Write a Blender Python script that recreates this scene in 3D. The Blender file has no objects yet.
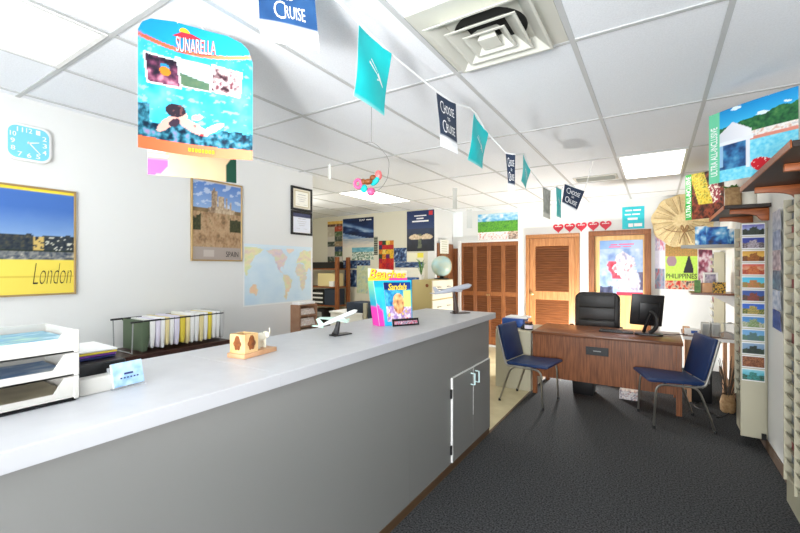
import bpy, bmesh, math, random
from mathutils import Vector, Matrix, noise as mnoise
random.seed(7)
scn = bpy.context.scene
COL = scn.collection
PI = math.pi

# ------------------------------------------------------------------ helpers
def lin(c):
    return tuple(((v/255)/12.92 if v/255 <= .04045 else ((v/255+.055)/1.055)**2.4) for v in c[:3])

def V(*a): return Vector(a if len(a) > 1 else a[0])

class MB:
    """collects shapes that become one mesh"""
    def __init__(s): s.bm = bmesh.new(); s.mi = 0
    def _merge(s, b):
        for f in b.faces: f.material_index = s.mi
        me = bpy.data.meshes.new('tmp'); b.to_mesh(me); b.free(); s.bm.from_mesh(me); bpy.data.meshes.remove(me)
    def box(s, x0, x1, y0, y1, z0, z1, bev=0, seg=2):
        b = bmesh.new(); bmesh.ops.create_cube(b, size=1)
        for v in b.verts: v.co = ((x0+x1)/2+v.co.x*(x1-x0), (y0+y1)/2+v.co.y*(y1-y0), (z0+z1)/2+v.co.z*(z1-z0))
        if bev: bmesh.ops.bevel(b, geom=list(b.edges), offset=bev, segments=seg, profile=.5, affect='EDGES')
        s._merge(b); return s
    def obox(s, M, sx, sy, sz, bev=0, seg=2):
        b = bmesh.new(); bmesh.ops.create_cube(b, size=1)
        for v in b.verts: v.co = (v.co.x*sx, v.co.y*sy, v.co.z*sz)
        if bev: bmesh.ops.bevel(b, geom=list(b.edges), offset=bev, segments=seg, profile=.5, affect='EDGES')
        b.transform(M); s._merge(b); return s
    def prism(s, pts, a, b_, axis='x', bev=0):
        """polygon pts extruded from a to b along axis; pts are the other two coords in order (yz, xz, xy)"""
        b = bmesh.new()
        def mk(p, t): return {'x': (t, p[0], p[1]), 'y': (p[0], t, p[1]), 'z': (p[0], p[1], t)}[axis]
        lo = [b.verts.new(mk(p, a)) for p in pts]; hi = [b.verts.new(mk(p, b_)) for p in pts]
        b.faces.new(lo); b.faces.new(hi)
        n = len(pts)
        for i in range(n): b.faces.new((lo[i], lo[(i+1) % n], hi[(i+1) % n], hi[i]))
        bmesh.ops.recalc_face_normals(b, faces=list(b.faces))
        if bev: bmesh.ops.bevel(b, geom=list(b.edges), offset=bev, segments=2, profile=.5, affect='EDGES')
        s._merge(b); return s
    def tube(s, pts, r, n=10, closed=False, smooth=0):
        P = [Vector(p) for p in pts]
        if smooth:
            for _ in range(smooth):
                Q = [] if closed else [P[0]]
                m = len(P)
                for i in range(m if closed else m-1):
                    a, c = P[i], P[(i+1) % m]; Q += [a.lerp(c, .25), a.lerp(c, .75)]
                if not closed: Q.append(P[-1])
                P = Q
        b = bmesh.new(); rings = []; m = len(P); up = None
        for i, p in enumerate(P):
            if closed: t = P[(i+1) % m]-P[i-1]
            else: t = P[min(i+1, m-1)]-P[max(i-1, 0)]
            t.normalize()
            if up is None:
                up = Vector((0, 0, 1)) if abs(t.z) < .9 else Vector((1, 0, 0))
            u = up-t*up.dot(t)
            if u.length < 1e-5: u = t.orthogonal()
            u.normalize(); w = t.cross(u); up = u
            rr = r(i/(m-1)) if callable(r) else r
            rings.append([b.verts.new(p+(u*math.cos(2*PI*k/n)+w*math.sin(2*PI*k/n))*rr) for k in range(n)])
        for i in range(m if closed else m-1):
            A, B = rings[i], rings[(i+1) % m]
            for k in range(n): b.faces.new((A[k], A[(k+1) % n], B[(k+1) % n], B[k]))
        if not closed: b.faces.new(rings[0][::-1]); b.faces.new(rings[-1])
        bmesh.ops.recalc_face_normals(b, faces=list(b.faces))
        s._merge(b); return s
    def lathe(s, prof, c=(0, 0, 0), n=24, M=None):
        b = bmesh.new(); rings = []
        for (r, z) in prof:
            if r < 1e-6: rings.append([b.verts.new((0, 0, z))]*n)
            else: rings.append([b.verts.new((r*math.cos(2*PI*k/n), r*math.sin(2*PI*k/n), z)) for k in range(n)])
        for A, B in zip(rings, rings[1:]):
            for k in range(n):
                q = [A[k], A[(k+1) % n], B[(k+1) % n], B[k]]
                u = []
                for v in q:
                    if v not in u: u.append(v)
                if len(u) > 2:
                    try: b.faces.new(u)
                    except ValueError: pass
        for R in (rings[0], rings[-1]):
            if R[0] is not R[1]:
                try: b.faces.new(R)
                except ValueError: pass
        bmesh.ops.recalc_face_normals(b, faces=list(b.faces))
        if M: b.transform(M)
        b.transform(Matrix.Translation(c)); s._merge(b); return s
    def ball(s, c, r, M=None, sub=2):
        b = bmesh.new(); bmesh.ops.create_icosphere(b, subdivisions=sub, radius=1)
        rr = (r, r, r) if not hasattr(r, '__len__') else r
        for v in b.verts: v.co = (v.co.x*rr[0], v.co.y*rr[1], v.co.z*rr[2])
        if M: b.transform(M)
        b.transform(Matrix.Translation(c)); s._merge(b); return s
    def poly(s, pts):
        b = bmesh.new(); b.faces.new([b.verts.new(p) for p in pts]); s._merge(b); return s

def finish(me, angle=.6):
    b = bmesh.new(); b.from_mesh(me)
    for f in b.faces: f.smooth = True
    for e in b.edges:
        if len(e.link_faces) == 2 and e.calc_face_angle(0) > angle: e.smooth = False
    b.to_mesh(me); b.free()

def obj(name, mb, mat, parent=None, loc=None):
    """links one mesh object; geometry in world coords is shifted to its parent's (or its own) origin"""
    off = Vector(parent.location) if parent is not None else (Vector(loc) if loc else Vector((0, 0, 0)))
    p = parent
    if p is not None and p.parent is not None:
        off = off+Vector(p.parent.location)
    me = bpy.data.meshes.new(name); mb.bm.transform(Matrix.Translation(-off)); mb.bm.to_mesh(me); mb.bm.free()
    for m in (mat if isinstance(mat, (list, tuple)) else [mat]): me.materials.append(m)
    finish(me)
    o = bpy.data.objects.new(name, me); COL.objects.link(o)
    if parent is not None: o.parent = parent
    elif loc: o.location = loc
    return o

def thing(name, label, cat, loc=(0, 0, 0), group=None):
    o = bpy.data.objects.new(name, None); COL.objects.link(o); o.empty_display_size = .1
    o.location = loc; o['label'] = label; o['category'] = cat
    if group: o['group'] = group
    return o
def tag(o, label, cat, group=None):
    o['label'] = label; o['category'] = cat
    if group: o['group'] = group
    return o
def struct(name, mb, mat, parent=None):
    o = obj(name, mb, mat, parent)
    if parent is None: o['kind'] = 'structure'
    return o
def copy_thing(o, label=None):
    c = o.copy(); COL.objects.link(c)
    if label: c['label'] = label
    for ch in list(o.children):
        d = ch.copy(); COL.objects.link(d); d.parent = c
        for g in list(ch.children):
            e = g.copy(); COL.objects.link(e); e.parent = d
    return c

# ------------------------------------------------------------------ materials
def mat(name, rgb, rough=.5, metal=0, spec=.5, var=0, vscale=30, bump=0, bscale=200, emit=None, estr=1, alpha=1, trans=0, stretch=None, rgb2=None):
    m = bpy.data.materials.new(name); m.use_nodes = True
    nt = m.node_tree; b = nt.nodes['Principled BSDF']
    b.inputs['Base Color'].default_value = (*lin(rgb), 1)
    b.inputs['Roughness'].default_value = rough; b.inputs['Metallic'].default_value = metal
    b.inputs['Specular IOR Level'].default_value = spec
    if trans: b.inputs['Transmission Weight'].default_value = trans
    if alpha < 1: b.inputs['Alpha'].default_value = alpha
    if emit:
        b.inputs['Emission Color'].default_value = (*lin(emit), 1); b.inputs['Emission Strength'].default_value = estr
    if var or rgb2 or bump:
        tc = nt.nodes.new('ShaderNodeTexCoord'); mp = nt.nodes.new('ShaderNodeMapping')
        nt.links.new(tc.outputs['Object'], mp.inputs['Vector'])
        if stretch: mp.inputs['Scale'].default_value = stretch
    if var or rgb2:
        n = nt.nodes.new('ShaderNodeTexNoise'); n.inputs['Scale'].default_value = vscale; n.inputs['Detail'].default_value = 5
        nt.links.new(mp.outputs['Vector'], n.inputs['Vector'])
        r = nt.nodes.new('ShaderNodeValToRGB'); r.color_ramp.elements[0].position = .33; r.color_ramp.elements[1].position = .67
        a = rgb2 if rgb2 else tuple(v*(1-var) for v in rgb); c = rgb if rgb2 else tuple(min(255, v*(1+var)) for v in rgb)
        r.color_ramp.elements[0].color = (*lin(a), 1); r.color_ramp.elements[1].color = (*lin(c), 1)
        nt.links.new(n.outputs['Fac'], r.inputs['Fac']); nt.links.new(r.outputs['Color'], b.inputs['Base Color'])
    if bump:
        n2 = nt.nodes.new('ShaderNodeTexNoise'); n2.inputs['Scale'].default_value = bscale
        nt.links.new(mp.outputs['Vector'], n2.inputs['Vector'])
        bp = nt.nodes.new('ShaderNodeBump'); bp.inputs['Strength'].default_value = bump; bp.inputs['Distance'].default_value = .004
        nt.links.new(n2.outputs['Fac'], bp.inputs['Height']); nt.links.new(bp.outputs['Normal'], b.inputs['Normal'])
    return m
def wood(name, a, b_, stretch, rough=.4, scale=6, spec=.4):
    return mat(name, a, rough=rough, rgb2=b_, vscale=scale, stretch=stretch, spec=spec)

M = {}
M['wall'] = mat('white_wall_paint', (226, 227, 225), .7, bump=.06, bscale=90, spec=.2)
M['cream'] = mat('cream_wall_paint', (212, 208, 190), .7, spec=.2, bump=.06, bscale=90)
M['tile'] = mat('ceiling_tile', (237, 240, 244), .9, spec=.1, var=.018, vscale=140, bump=.12, bscale=160)
M['tbar'] = mat('ceiling_grid_metal', (196, 198, 198), .5, spec=.2)
M['carpet'] = mat('charcoal_carpet', (90, 91, 92), .95, spec=.05, rgb2=(34, 35, 37), vscale=95, bump=.3, bscale=300)
M['vinyl'] = mat('cream_vinyl', (214, 204, 168), .35, rgb2=(196, 184, 146), vscale=5, spec=.4)
M['brownbase'] = mat('brown_vinyl_base', (88, 66, 44), .5)
M['laminate'] = mat('grey_laminate', (129, 129, 127), .45, spec=.35)
M['top'] = mat('pale_laminate', (202, 203, 206), .35, spec=.4, var=.015, vscale=12)
M['lipshade'] = mat('shaded_lip_grey', (180, 181, 185), .4)
M['whiteedge'] = mat('white_edge', (235, 235, 232), .4)
M['chrome'] = mat('handle_chrome_glare', (206, 232, 232), .25)  # chrome's bright teal-white reflection put into a plain pale colour
M['steel'] = mat('chair_steel', (178, 176, 170), .3, metal=1)
M['black'] = mat('black_plastic', (18, 18, 20), .4)
M['leather'] = mat('black_leather', (20, 20, 21), .45, bump=.15, bscale=120)
M['blueseat'] = mat('blue_vinyl_upholstery', (8, 42, 88), .5, bump=.1, bscale=300)
M['walnut'] = wood('walnut_laminate', (150, 92, 54), (106, 60, 32), (14, 14, .8), .35)
M['walnuttop'] = wood('walnut_top', (128, 80, 52), (98, 58, 36), (.8, 14, 14), .3)
M['doorwood'] = wood('louvre_door_wood', (158, 100, 58), (122, 72, 38), (16, 16, .8), .4)
M['slatwood'] = wood('louvre_slat_wood', (140, 86, 50), (106, 62, 34), (.8, 14, 14), .4)
M['trimwood'] = wood('door_trim_wood', (188, 132, 84), (160, 104, 60), (12, 12, .8), .4)
M['darktrim'] = wood('dark_frame_wood', (150, 98, 62), (118, 70, 42), (12, 12, .8), .4)
M['paleply'] = wood('pale_plywood', (228, 190, 128), (208, 166, 104), (8, 8, .6), .5, scale=4)
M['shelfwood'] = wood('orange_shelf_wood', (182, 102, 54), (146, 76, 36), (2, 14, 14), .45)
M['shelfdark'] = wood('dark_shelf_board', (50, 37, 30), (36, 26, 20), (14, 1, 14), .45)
M['postwood'] = wood('pine_post', (152, 92, 50), (122, 68, 34), (12, 12, 1), .5)
M['riser'] = wood('dark_riser_wood', (72, 44, 34), (50, 28, 22), (12, 1, 12), .35)
M['beige'] = mat('beige_metal', (186, 181, 158), .45, spec=.4)
M['tan'] = mat('tan_metal', (190, 172, 118), .5)
M['cabwhite'] = mat('ivory_metal', (226, 220, 202), .45)
M['greymetal'] = mat('grey_metal', (150, 152, 150), .4, spec=.4)
M['white'] = mat('white_paper', (238, 238, 236), .7, spec=.2)
M['plastic'] = mat('ivory_plastic', (198, 196, 190), .4)
M['diffuser'] = mat('light_diffuser', (255, 255, 250), .5, emit=(255, 254, 244), estr=1.7)
M['diffuser_far'] = mat('bright_light_diffuser', (255, 255, 250), .5, emit=(255, 254, 248), estr=4.2)
M['vent'] = mat('vent_enamel', (206, 206, 196), .45)
M['hole'] = mat('dark_duct', (30, 30, 28), .8)
M['teal'] = mat('teal_satin', (20, 178, 180), .5, spec=.3)
M['navy'] = mat('navy_cloth', (38, 50, 68), .6)
M['thread'] = mat('grey_thread', (120, 118, 116), .6)
M['ribbon'] = mat('white_ribbon', (236, 238, 238), .6)
M['red'] = mat('red_card', (206, 34, 58), .5)
M['pink'] = mat('pink_gloss', (222, 92, 140), .35)
M['coral'] = mat('coral_gloss', (222, 110, 110), .35)
M['green'] = mat('hanging_folder_green', (82, 98, 74), .7)
M['manila'] = mat('manila_card', (232, 216, 160), .7)
M['yellow'] = mat('yellow_card', (226, 204, 70), .6)
M['lilac'] = mat('lilac_paper', (222, 216, 232), .7)
M['pinewood'] = mat('carved_pale_wood', (230, 196, 142), .5, rgb2=(214, 172, 114), vscale=18)
M['carved'] = mat('carved_dark_wood', (150, 84, 34), .55, rgb2=(110, 58, 20), vscale=60)
M['rosewood'] = mat('peach_wood_base', (214, 168, 128), .45, rgb2=(202, 150, 108), vscale=12)
M['sorterwood'] = mat('brown_sorter_wood', (160, 122, 94), .5, rgb2=(142, 104, 78), vscale=12)
M['bone'] = mat('ivory_figure', (240, 234, 214), .4)
M['straw'] = mat('woven_straw', (228, 208, 162), .8, rgb2=(212, 188, 138), vscale=40, bump=.4, bscale=120)
M['twine'] = mat('brown_twine', (150, 116, 76), .8)
M['globe'] = mat('pale_globe', (168, 204, 208), .3, rgb2=(196, 206, 186), vscale=7)
M['leaf'] = mat('green_leaf', (96, 140, 62), .5, rgb2=(60, 108, 40), vscale=20)
M['lettergold'] = mat('yellow_lettering', (246, 206, 40), .5)
M['letterwhite'] = mat('white_lettering', (244, 244, 244), .5)
M['letterdark'] = mat('dark_lettering', (40, 32, 28), .5)
M['letterred'] = mat('red_lettering', (206, 40, 60), .5)
M['letternavy'] = mat('navy_lettering', (40, 50, 110), .5)
M['letterpurple'] = mat('purple_lettering', (120, 60, 160), .5)
M['orange'] = mat('orange_band', (244, 120, 60), .5)
M['basket'] = mat('tan_basketwork', (170, 138, 96), .8, bump=.6, bscale=70, rgb2=(140, 108, 70), vscale=40)
M['mug'] = mat('stoneware_white', (214, 210, 196), .35)
M['papergrey'] = mat('grey_paper', (190, 190, 188), .7)
M['glass'] = mat('clear_acrylic', (235, 240, 245), .1, alpha=.35)
M['goldframe'] = mat('gold_frame', (186, 156, 106), .35, metal=.5)
M['bluebook'] = mat('blue_binder', (34, 84, 168), .45)
M['cable'] = mat('cable', (24, 24, 26), .5)
M['twig'] = mat('dry_twig', (92, 80, 66), .8)
# printed surfaces: the printed colours come from the picture's own colour layer
pm = bpy.data.materials.new('printed_paper'); pm.use_nodes = True
_a = pm.node_tree.nodes.new('ShaderNodeAttribute'); _a.attribute_name = 'Col'
_b = pm.node_tree.nodes['Principled BSDF']; _b.inputs['Roughness'].default_value = .45; _b.inputs['Specular IOR Level'].default_value = .3
pm.node_tree.links.new(_a.outputs['Color'], _b.inputs['Base Color'])
M['print'] = pm

# ------------------------------------------------------------------ pictures
def nz(x, y, s=0, d=3):
    t = 0; a = .5
    for i in range(d):
        t += a*mnoise.noise(Vector((x, y, s+i*7.3))); x *= 2.1; y *= 2.1; a *= .5
    return t
def mix(a, b, t):
    t = max(0, min(1, t)); return tuple(p+(q-p)*t for p, q in zip(a, b))
def pal(t, *cols):
    t = max(0, min(.9999, t))*(len(cols)-1); i = int(t); return mix(cols[i], cols[i+1], t-i)

def patch(c, bulge=0, curl=0):
    A, B, C_, D = [Vector(p) for p in c]
    n = (B-A).cross(D-A).normalized()
    def f(u, v):
        p = A*(1-u)*(1-v)+B*u*(1-v)+C_*u*v+D*(1-u)*v
        return p+n*(bulge*math.sin(PI*u)+curl*math.sin(PI*v*1.3+.4)*math.sin(PI*u+.6))
    return f, n
def sheet(name, c, fn, nx, ny, parent=None, t=.002, bulge=0, curl=0, mask=None, loc=None):
    """a printed sheet: corners seen by the viewer (lower left, lower right, upper right, upper left)"""
    f, n = patch(c, bulge, curl)
    off = Vector(parent.location) if parent is not None else (Vector(loc) if loc else Vector((0, 0, 0)))
    if parent is not None and parent.parent is not None: off = off+Vector(parent.parent.location)
    verts = []; cols = []; faces = []
    for k in (1, 0):
        for j in range(ny+1):
            for i in range(nx+1):
                u, v = i/nx, j/ny
                if mask: u, v = mask(u, v)
                verts.append(f(u, v)+n*(t*k)-off)
                cols.append((*lin(fn(u, v)), 1) if k else (.72, .72, .7, 1))
    N = (nx+1)*(ny+1)
    for j in range(ny):
        for i in range(nx):
            a = j*(nx+1)+i; faces.append((a, a+1, a+nx+2, a+nx+1)); faces.append((N+a, N+a+nx+1, N+a+nx+2, N+a+1))
    rim = [i for i in range(nx)]+[nx+j*(nx+1) for j in range(ny)]+[N-1-i for i in range(nx)]+[(ny-j)*(nx+1) for j in range(ny)]
    for q in range(len(rim)):
        a, b = rim[q], rim[(q+1) % len(rim)]; faces.append((a, N+a, N+b, b))
    me = bpy.data.meshes.new(name); me.from_pydata([tuple(v) for v in verts], [], faces); me.materials.append(M['print'])
    at = me.color_attributes.new('Col', 'FLOAT_COLOR', 'POINT')
    at.data.foreach_set('color', [x for q in cols for x in q])
    o = bpy.data.objects.new(name, me); COL.objects.link(o)
    if parent is not None: o.parent = parent
    elif loc: o.location = loc
    return o
def lettering(s, c, u0, u1, v0, v1, m, parent, shear=0, eps=.004, bulge=0, curl=0, name='lettering', bold=0, rot=0, bend=None):
    """real letters laid on the sheet with corners c, filling u0..u1, v0..v1"""
    cu = bpy.data.curves.new('t', 'FONT'); cu.body = s; cu.shear = shear; cu.offset = bold; cu.resolution_u = 3; cu.align_x = 'CENTER'
    o = bpy.data.objects.new('t', cu); COL.objects.link(o)
    me = bpy.data.meshes.new_from_object(o); bpy.data.objects.remove(o); bpy.data.curves.remove(cu)
    xs = [v.co.x for v in me.vertices]; ys = [v.co.y for v in me.vertices]
    xa, xb, ya, yb = min(xs), max(xs), min(ys), max(ys)
    f, n = patch(c, bulge, curl)
    off = Vector(parent.location)+(Vector(parent.parent.location) if parent.parent is not None else Vector((0, 0, 0)))
    for v in me.vertices:
        a, b = (v.co.x-xa)/(xb-xa), (v.co.y-ya)/(yb-ya)
        if rot: a, b = 1-b, a
        u = u0+(u1-u0)*a; w = v0+(v1-v0)*b
        if bend: w += bend(u)
        v.co = f(u, w)+n*eps-off
    me.name = name; me.materials.append(m)
    q = bpy.data.objects.new(name, me); COL.objects.link(q); q.parent = parent
    return q
def textline(c, segs, m, parent, eps=.004, name='lettering', bulge=0):
    """small blurred print as short bars: (u0,u1,v0,v1)"""
    f, n = patch(c, bulge); mb = MB()
    for (u0, u1, v0, v1) in segs: mb.poly([f(u0, v0)+n*eps, f(u1, v0)+n*eps, f(u1, v1)+n*eps, f(u0, v1)+n*eps])
    return obj(name, mb, m, parent)
def mid(c): return tuple((Vector(c[0])+Vector(c[1]))/2)
def poster(name, label, cat, c, fn, nx, ny, group=None, t=.002, bulge=0, curl=0, children=False):
    if children:
        r = thing(name, label, cat, mid(c), group); sheet('print', c, fn, nx, ny, r, t, bulge, curl); return r
    o = sheet(name, c, fn, nx, ny, None, t, bulge, curl, loc=mid(c)); return tag(o, label, cat, group)
def wl(y0, y1, z0, z1, x=-3.4795): return [(x, y0, z0), (x, y1, z0), (x, y1, z1), (x, y0, z1)]
def wb(x0, x1, z0, z1, y=7.4995): return [(x0, y, z0), (x1, y, z0), (x1, y, z1), (x0, y, z1)]
def frame_mb(c, w, d, back=0):
    """four mitred-looking bars around corners c, d deep towards the viewer"""
    A, B, C_, D = [Vector(p) for p in c]; U = (B-A).normalized(); W = (D-A).normalized(); n = U.cross(W)
    mb = MB()
    def bar(p, q, wd):
        ax = (q-p).normalized(); L = (q-p).length; side = n.cross(ax)
        Mx = Matrix((ax, side, n)).transposed().to_4x4(); Mx.translation = (p+q)/2+n*(d/2+back)
        mb.obox(Mx, L, wd, d, .002, 1)
    h = w/2
    bar(A+W*h, B+W*h, w); bar(D-W*h, C_-W*h, w); bar(A+U*h+W*w, D+U*h-W*w, w); bar(B-U*h+W*w, C_-U*h-W*w, w)
    return mb
def inset(c, w, fwd=0):
    A, B, C_, D = [Vector(p) for p in c]; U = (B-A).normalized()*w; W = (D-A).normalized()*w; n = (B-A).cross(D-A).normalized()*fwd
    return [A+U+W+n, B-U+W+n, C_-U-W+n, D+U-W+n]

# ------------------------------------------------------------------ the room
CZ = 2.63; LX = -3.48; RX = .79; BY = 7.5; FX = -1.30; AX = -7.3; AY = 6.72; Y0 = -3.0
struct('floor', MB().box(FX+.005, RX+.1, Y0, BY+.1, -.1, 0), M['carpet'])
vin = MB().box(AX, FX-.015, Y0, BY+.1, -.1, 0)
struct('floor_vinyl', vin, M['vinyl'])
struct('trim_1', MB().box(FX-.015, FX+.005, Y0, BY, -.1, .003), M['brownbase'])
struct('ceiling', MB().box(AX, RX+.1, Y0, BY+.1, CZ, CZ+.1), M['tile'])
g = MB()
gx = [-.342+.61*k for k in range(-11, 2)]; gy = [.89+1.22*k for k in range(-3, 6)]
for x in gx: g.box(x-.012, x+.012, Y0, BY, CZ-.006, CZ+.001)
for y in gy: g.box(AX, RX, y-.012, y+.012, CZ-.0055, CZ+.001)
struct('trim_2', g, M['tbar'])
struct('wall_left', MB().box(LX-.12, LX, Y0, 3.545, 0, CZ), M['wall'])
struct('wall_right', MB().box(RX, RX+.12, Y0, BY+.12, 0, CZ), M['wall'])
struct('wall_back', MB().box(LX-.15, RX+.12, BY, BY+.12, 0, CZ), M['wall'])
struct('wall_alcove', MB().box(AX, LX-.02, AY, AY+.12, 0, CZ), M['cream'])
struct('wall_return', MB().box(LX-.15, LX+.002, AY-.001, BY, 0, CZ), M['wall'])
struct('wall_far_left', MB().box(AX-.12, AX, Y0, AY+.12, 0, CZ), M['cream'])
struct('baseboard_right', MB().box(RX-.012, RX, Y0, BY, .001, .085, .002, 1), M['brownbase'])

# louvred doors on the back wall
def louvres(mb, x0, x1, z0, z1, y, step=.042):
    z = z0
    while z < z1-.02:
        Mx = Matrix.Translation(((x0+x1)/2, y, z+step/2)) @ Matrix.Rotation(math.radians(-35), 4, 'X')
        mb.obox(Mx, x1-x0, .008, step*1.25); z += step
def leaf(name, x0, x1, z0, z1, parent, rails, y=7.445, st=.05, d=.035, trimm='doorwood'):
    mb = MB()
    mb.box(x0, x0+st, y, y+d, z0, z1, .003, 1); mb.box(x1-st, x1, y, y+d, z0, z1, .003, 1)
    for (a, b) in rails: mb.box(x0+st, x1-st, y, y+d, a, b, .003, 1)
    o = obj(name, mb, M[trimm], parent)
    sl = MB()
    for (a, b), (c, d2) in zip(rails, rails[1:]): louvres(sl, x0+st-.004, x1-st+.004, b, c, y+.018)
    obj('louvre_slats', sl, M['slatwood'], o)
    return o
door1 = bpy.data.objects.new('door_1', None); COL.objects.link(door1); door1.location = (-2.7, 7.445, 0); door1['kind'] = 'structure'
for k in range(4):
    x0 = -3.262+k*.281
    l = leaf('door_leaf', x0, x0+.279, .05, 2.005, door1, [(.05, .2), (.98, 1.06), (1.93, 2.005)], st=.038)
    if k in (1, 2):
        obj('knob', MB().lathe([(.006, 0), (.006, .02), (.016, .028), (.014, .04), (0, .043)], (x0+(.26 if k == 1 else .02), 7.445, 1.0), 14, Matrix.Rotation(PI/2, 4, 'X')), M['goldframe'], l)
struct('trim_3', MB().box(-3.325, -3.268, 7.41, 7.499, 0, 2.04, .003, 1), M['whiteedge'])
struct('trim_4', MB().box(-3.325, -2.12, 7.435, 7.499, 2.008, 2.045, .003, 1).box(-2.135, -2.115, 7.435, 7.499, 0, 2.008), M['wall'])
door2 = bpy.data.objects.new('door_2', None); COL.objects.link(door2); door2.location = (-1.55, 7.44, 0); door2['kind'] = 'structure'
l = leaf('door_leaf', -1.93, -1.17, .01, 2.04, door2, [(.01, .25), (.95, 1.1), (1.90, 2.04)], st=.1, trimm='trimwood')
obj('knob', MB().lathe([(.025, 0), (.025, .006), (.01, .01), (.01, .035), (.03, .045), (.03, .062), (.018, .07), (0, .072)], (-1.88, 7.443, 1.05), 18, Matrix.Rotation(PI/2, 4, 'X')), M['goldframe'], l)
obj('door_trim', MB().box(-2.0, -1.935, 7.43, 7.499, 0, 2.045, .004).box(-1.165, -1.10, 7.43, 7.499, 0, 2.045, .004).box(-2.0, -1.10, 7.425, 7.499, 2.045, 2.11, .004), M['trimwood'], door2)
door3 = bpy.data.objects.new('door_3', None); COL.objects.link(door3); door3.location = (-.5, 7.46, 0); door3['kind'] = 'structure'
obj('door_panel', MB().box(-.87, -.15, 7.47, 7.499, .01, 2.04), M['paleply'], door3)
obj('door_trim', MB().box(-.955, -.865, 7.40, 7.499, 0, 2.045, .004).box(-.155, -.065, 7.40, 7.499, 0, 2.045, .004).box(-.955, -.065, 7.40, 7.499, 2.045, 2.125, .004), M['darktrim'], door3)
# doorway in the return wall (faces the room)
door4 = bpy.data.objects.new('door_4', None); COL.objects.link(door4); door4.location = (-3.47, 7.1, 0); door4['kind'] = 'structure'
obj('door_panel', MB().box(-3.478, -3.465, 6.86, 7.42, .01, 1.74), M['darktrim'], door4)
obj('door_trim', MB().box(-3.478, -3.44, 6.79, 6.86, 0, 1.98, .004).box(-3.478, -3.44, 7.2, 7.44, 0, 1.98, .004).box(-3.478, -3.43, 6.86, 7.2, 1.72, 1.78, .004).box(-3.44, -3.33, 7.44, 7.499, 0, 1.9, .004), M['darktrim'], door4)

# ceiling lights and vents
def ceiling_light(x0, y0, label):
    r = thing('ceiling_light', label, 'ceiling light', (x0+.305, y0+.61, CZ), 'ceiling light panels')
    z = CZ-.012
    obj('frame', MB().box(x0+.012, x0+.035, y0+.012, y0+1.208, z, CZ-.001).box(x0+.575, x0+.598, y0+.012, y0+1.208, z, CZ-.001).box(x0+.035, x0+.575, y0+.012, y0+.035, z, CZ-.001).box(x0+.035, x0+.575, y0+1.185, y0+1.208, z, CZ-.001), M['whiteedge'], r)
    obj('diffuser', MB().box(x0+.035, x0+.575, y0+.035, y0+1.185, z+.004, CZ-.001), M['diffuser' if y0 < 1 else 'diffuser_far'], r)
ceiling_light(-2.782, -.33, 'large fluorescent ceiling panel nearest the camera, above the blue wall clock')
ceiling_light(-.342, 4.55, 'fluorescent ceiling panel above the walnut desk')
ceiling_light(-4.002, 4.55, 'fluorescent ceiling panel in front of the alcove posters')
ceiling_light(-1.562, 6.9-1.22*3+.0, 'x') if False else None
ve = thing('ceiling_vent', 'large square ceiling air diffuser with nested sloping louvres', 'vent', (-.647, 1.805, CZ))
cx, cy = -.647, 1.805
def ringm(a, za, b, zb, th=.004):
    mb = MB(); bm = mb.bm
    def sq(h, z): return [bm.verts.new((cx+sx*h, cy+sy*h, z)) for sx, sy in ((-1, -1), (1, -1), (1, 1), (-1, 1))]
    A, B = sq(a, za), sq(b, zb); C_, D = sq(a, za+th), sq(b, zb+th)
    for i in range(4):
        j = (i+1) % 4
        bm.faces.new((A[i], A[j], B[j], B[i])); bm.faces.new((C_[i], D[i], D[j], C_[j])); bm.faces.new((A[i], C_[i], C_[j], A[j])); bm.faces.new((B[i], B[j], D[j], D[i]))
    bmesh.ops.recalc_face_normals(bm, faces=list(bm.faces)); return mb
obj('back_plate', MB().box(cx-.29, cx+.29, cy-.29, cy+.29, CZ-.004, CZ-.001), M['vent'], ve)
obj('duct_opening', MB().lathe([(.165, -.008), (.165, -.004)], (cx, cy, CZ), 32), M['hole'], ve)
for (a, za, b, zb) in ((.22, -.052, .165, -.006), (.148, -.06, .088, -.01), (.085, -.064, .045, -.018)):
    mb = ringm(a, CZ+za, b, CZ+zb)
    mb2 = ringm(a+.012, CZ+za, a, CZ+za); mb2.bm.to_mesh(bpy.data.meshes.new('x')); 
    me = bpy.data.meshes.new('tmp'); mb2.bm.to_mesh(me); mb.bm.from_mesh(me); bpy.data.meshes.remove(me)
    obj('louvre_ring', mb, M['vent'], ve)
obj('centre_plate', MB().prism([(cx-.045, CZ-.066), (cx+.045, CZ-.066), (cx+.03, CZ-.03), (cx-.03, CZ-.03)], cy-.045, cy+.045, 'y'), M['vent'], ve)
v2 = thing('ceiling_vent', 'slim dark slotted ceiling air register beside the far light panel', 'vent', (-.63, 5.5, CZ))
obj('frame', MB().box(-.87, -.39, 5.36, 5.40, CZ-.014, CZ-.001).box(-.87, -.39, 5.60, 5.64, CZ-.014, CZ-.001).box(-.87, -.84, 5.40, 5.60, CZ-.014, CZ-.001).box(-.42, -.39, 5.40, 5.60, CZ-.014, CZ-.001), M['vent'], v2)
obj('slot', MB().box(-.84, -.42, 5.40, 5.60, CZ-.006, CZ-.001), M['hole'], v2)
sb = MB()
for k in range(4):
    Mx = Matrix.Translation((-.63, 5.42+k*.05, CZ-.018)) @ Matrix.Rotation(-.7, 4, 'X'); sb.obox(Mx, .42, .003, .03)
obj('blade', sb, M['vent'], v2)

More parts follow.
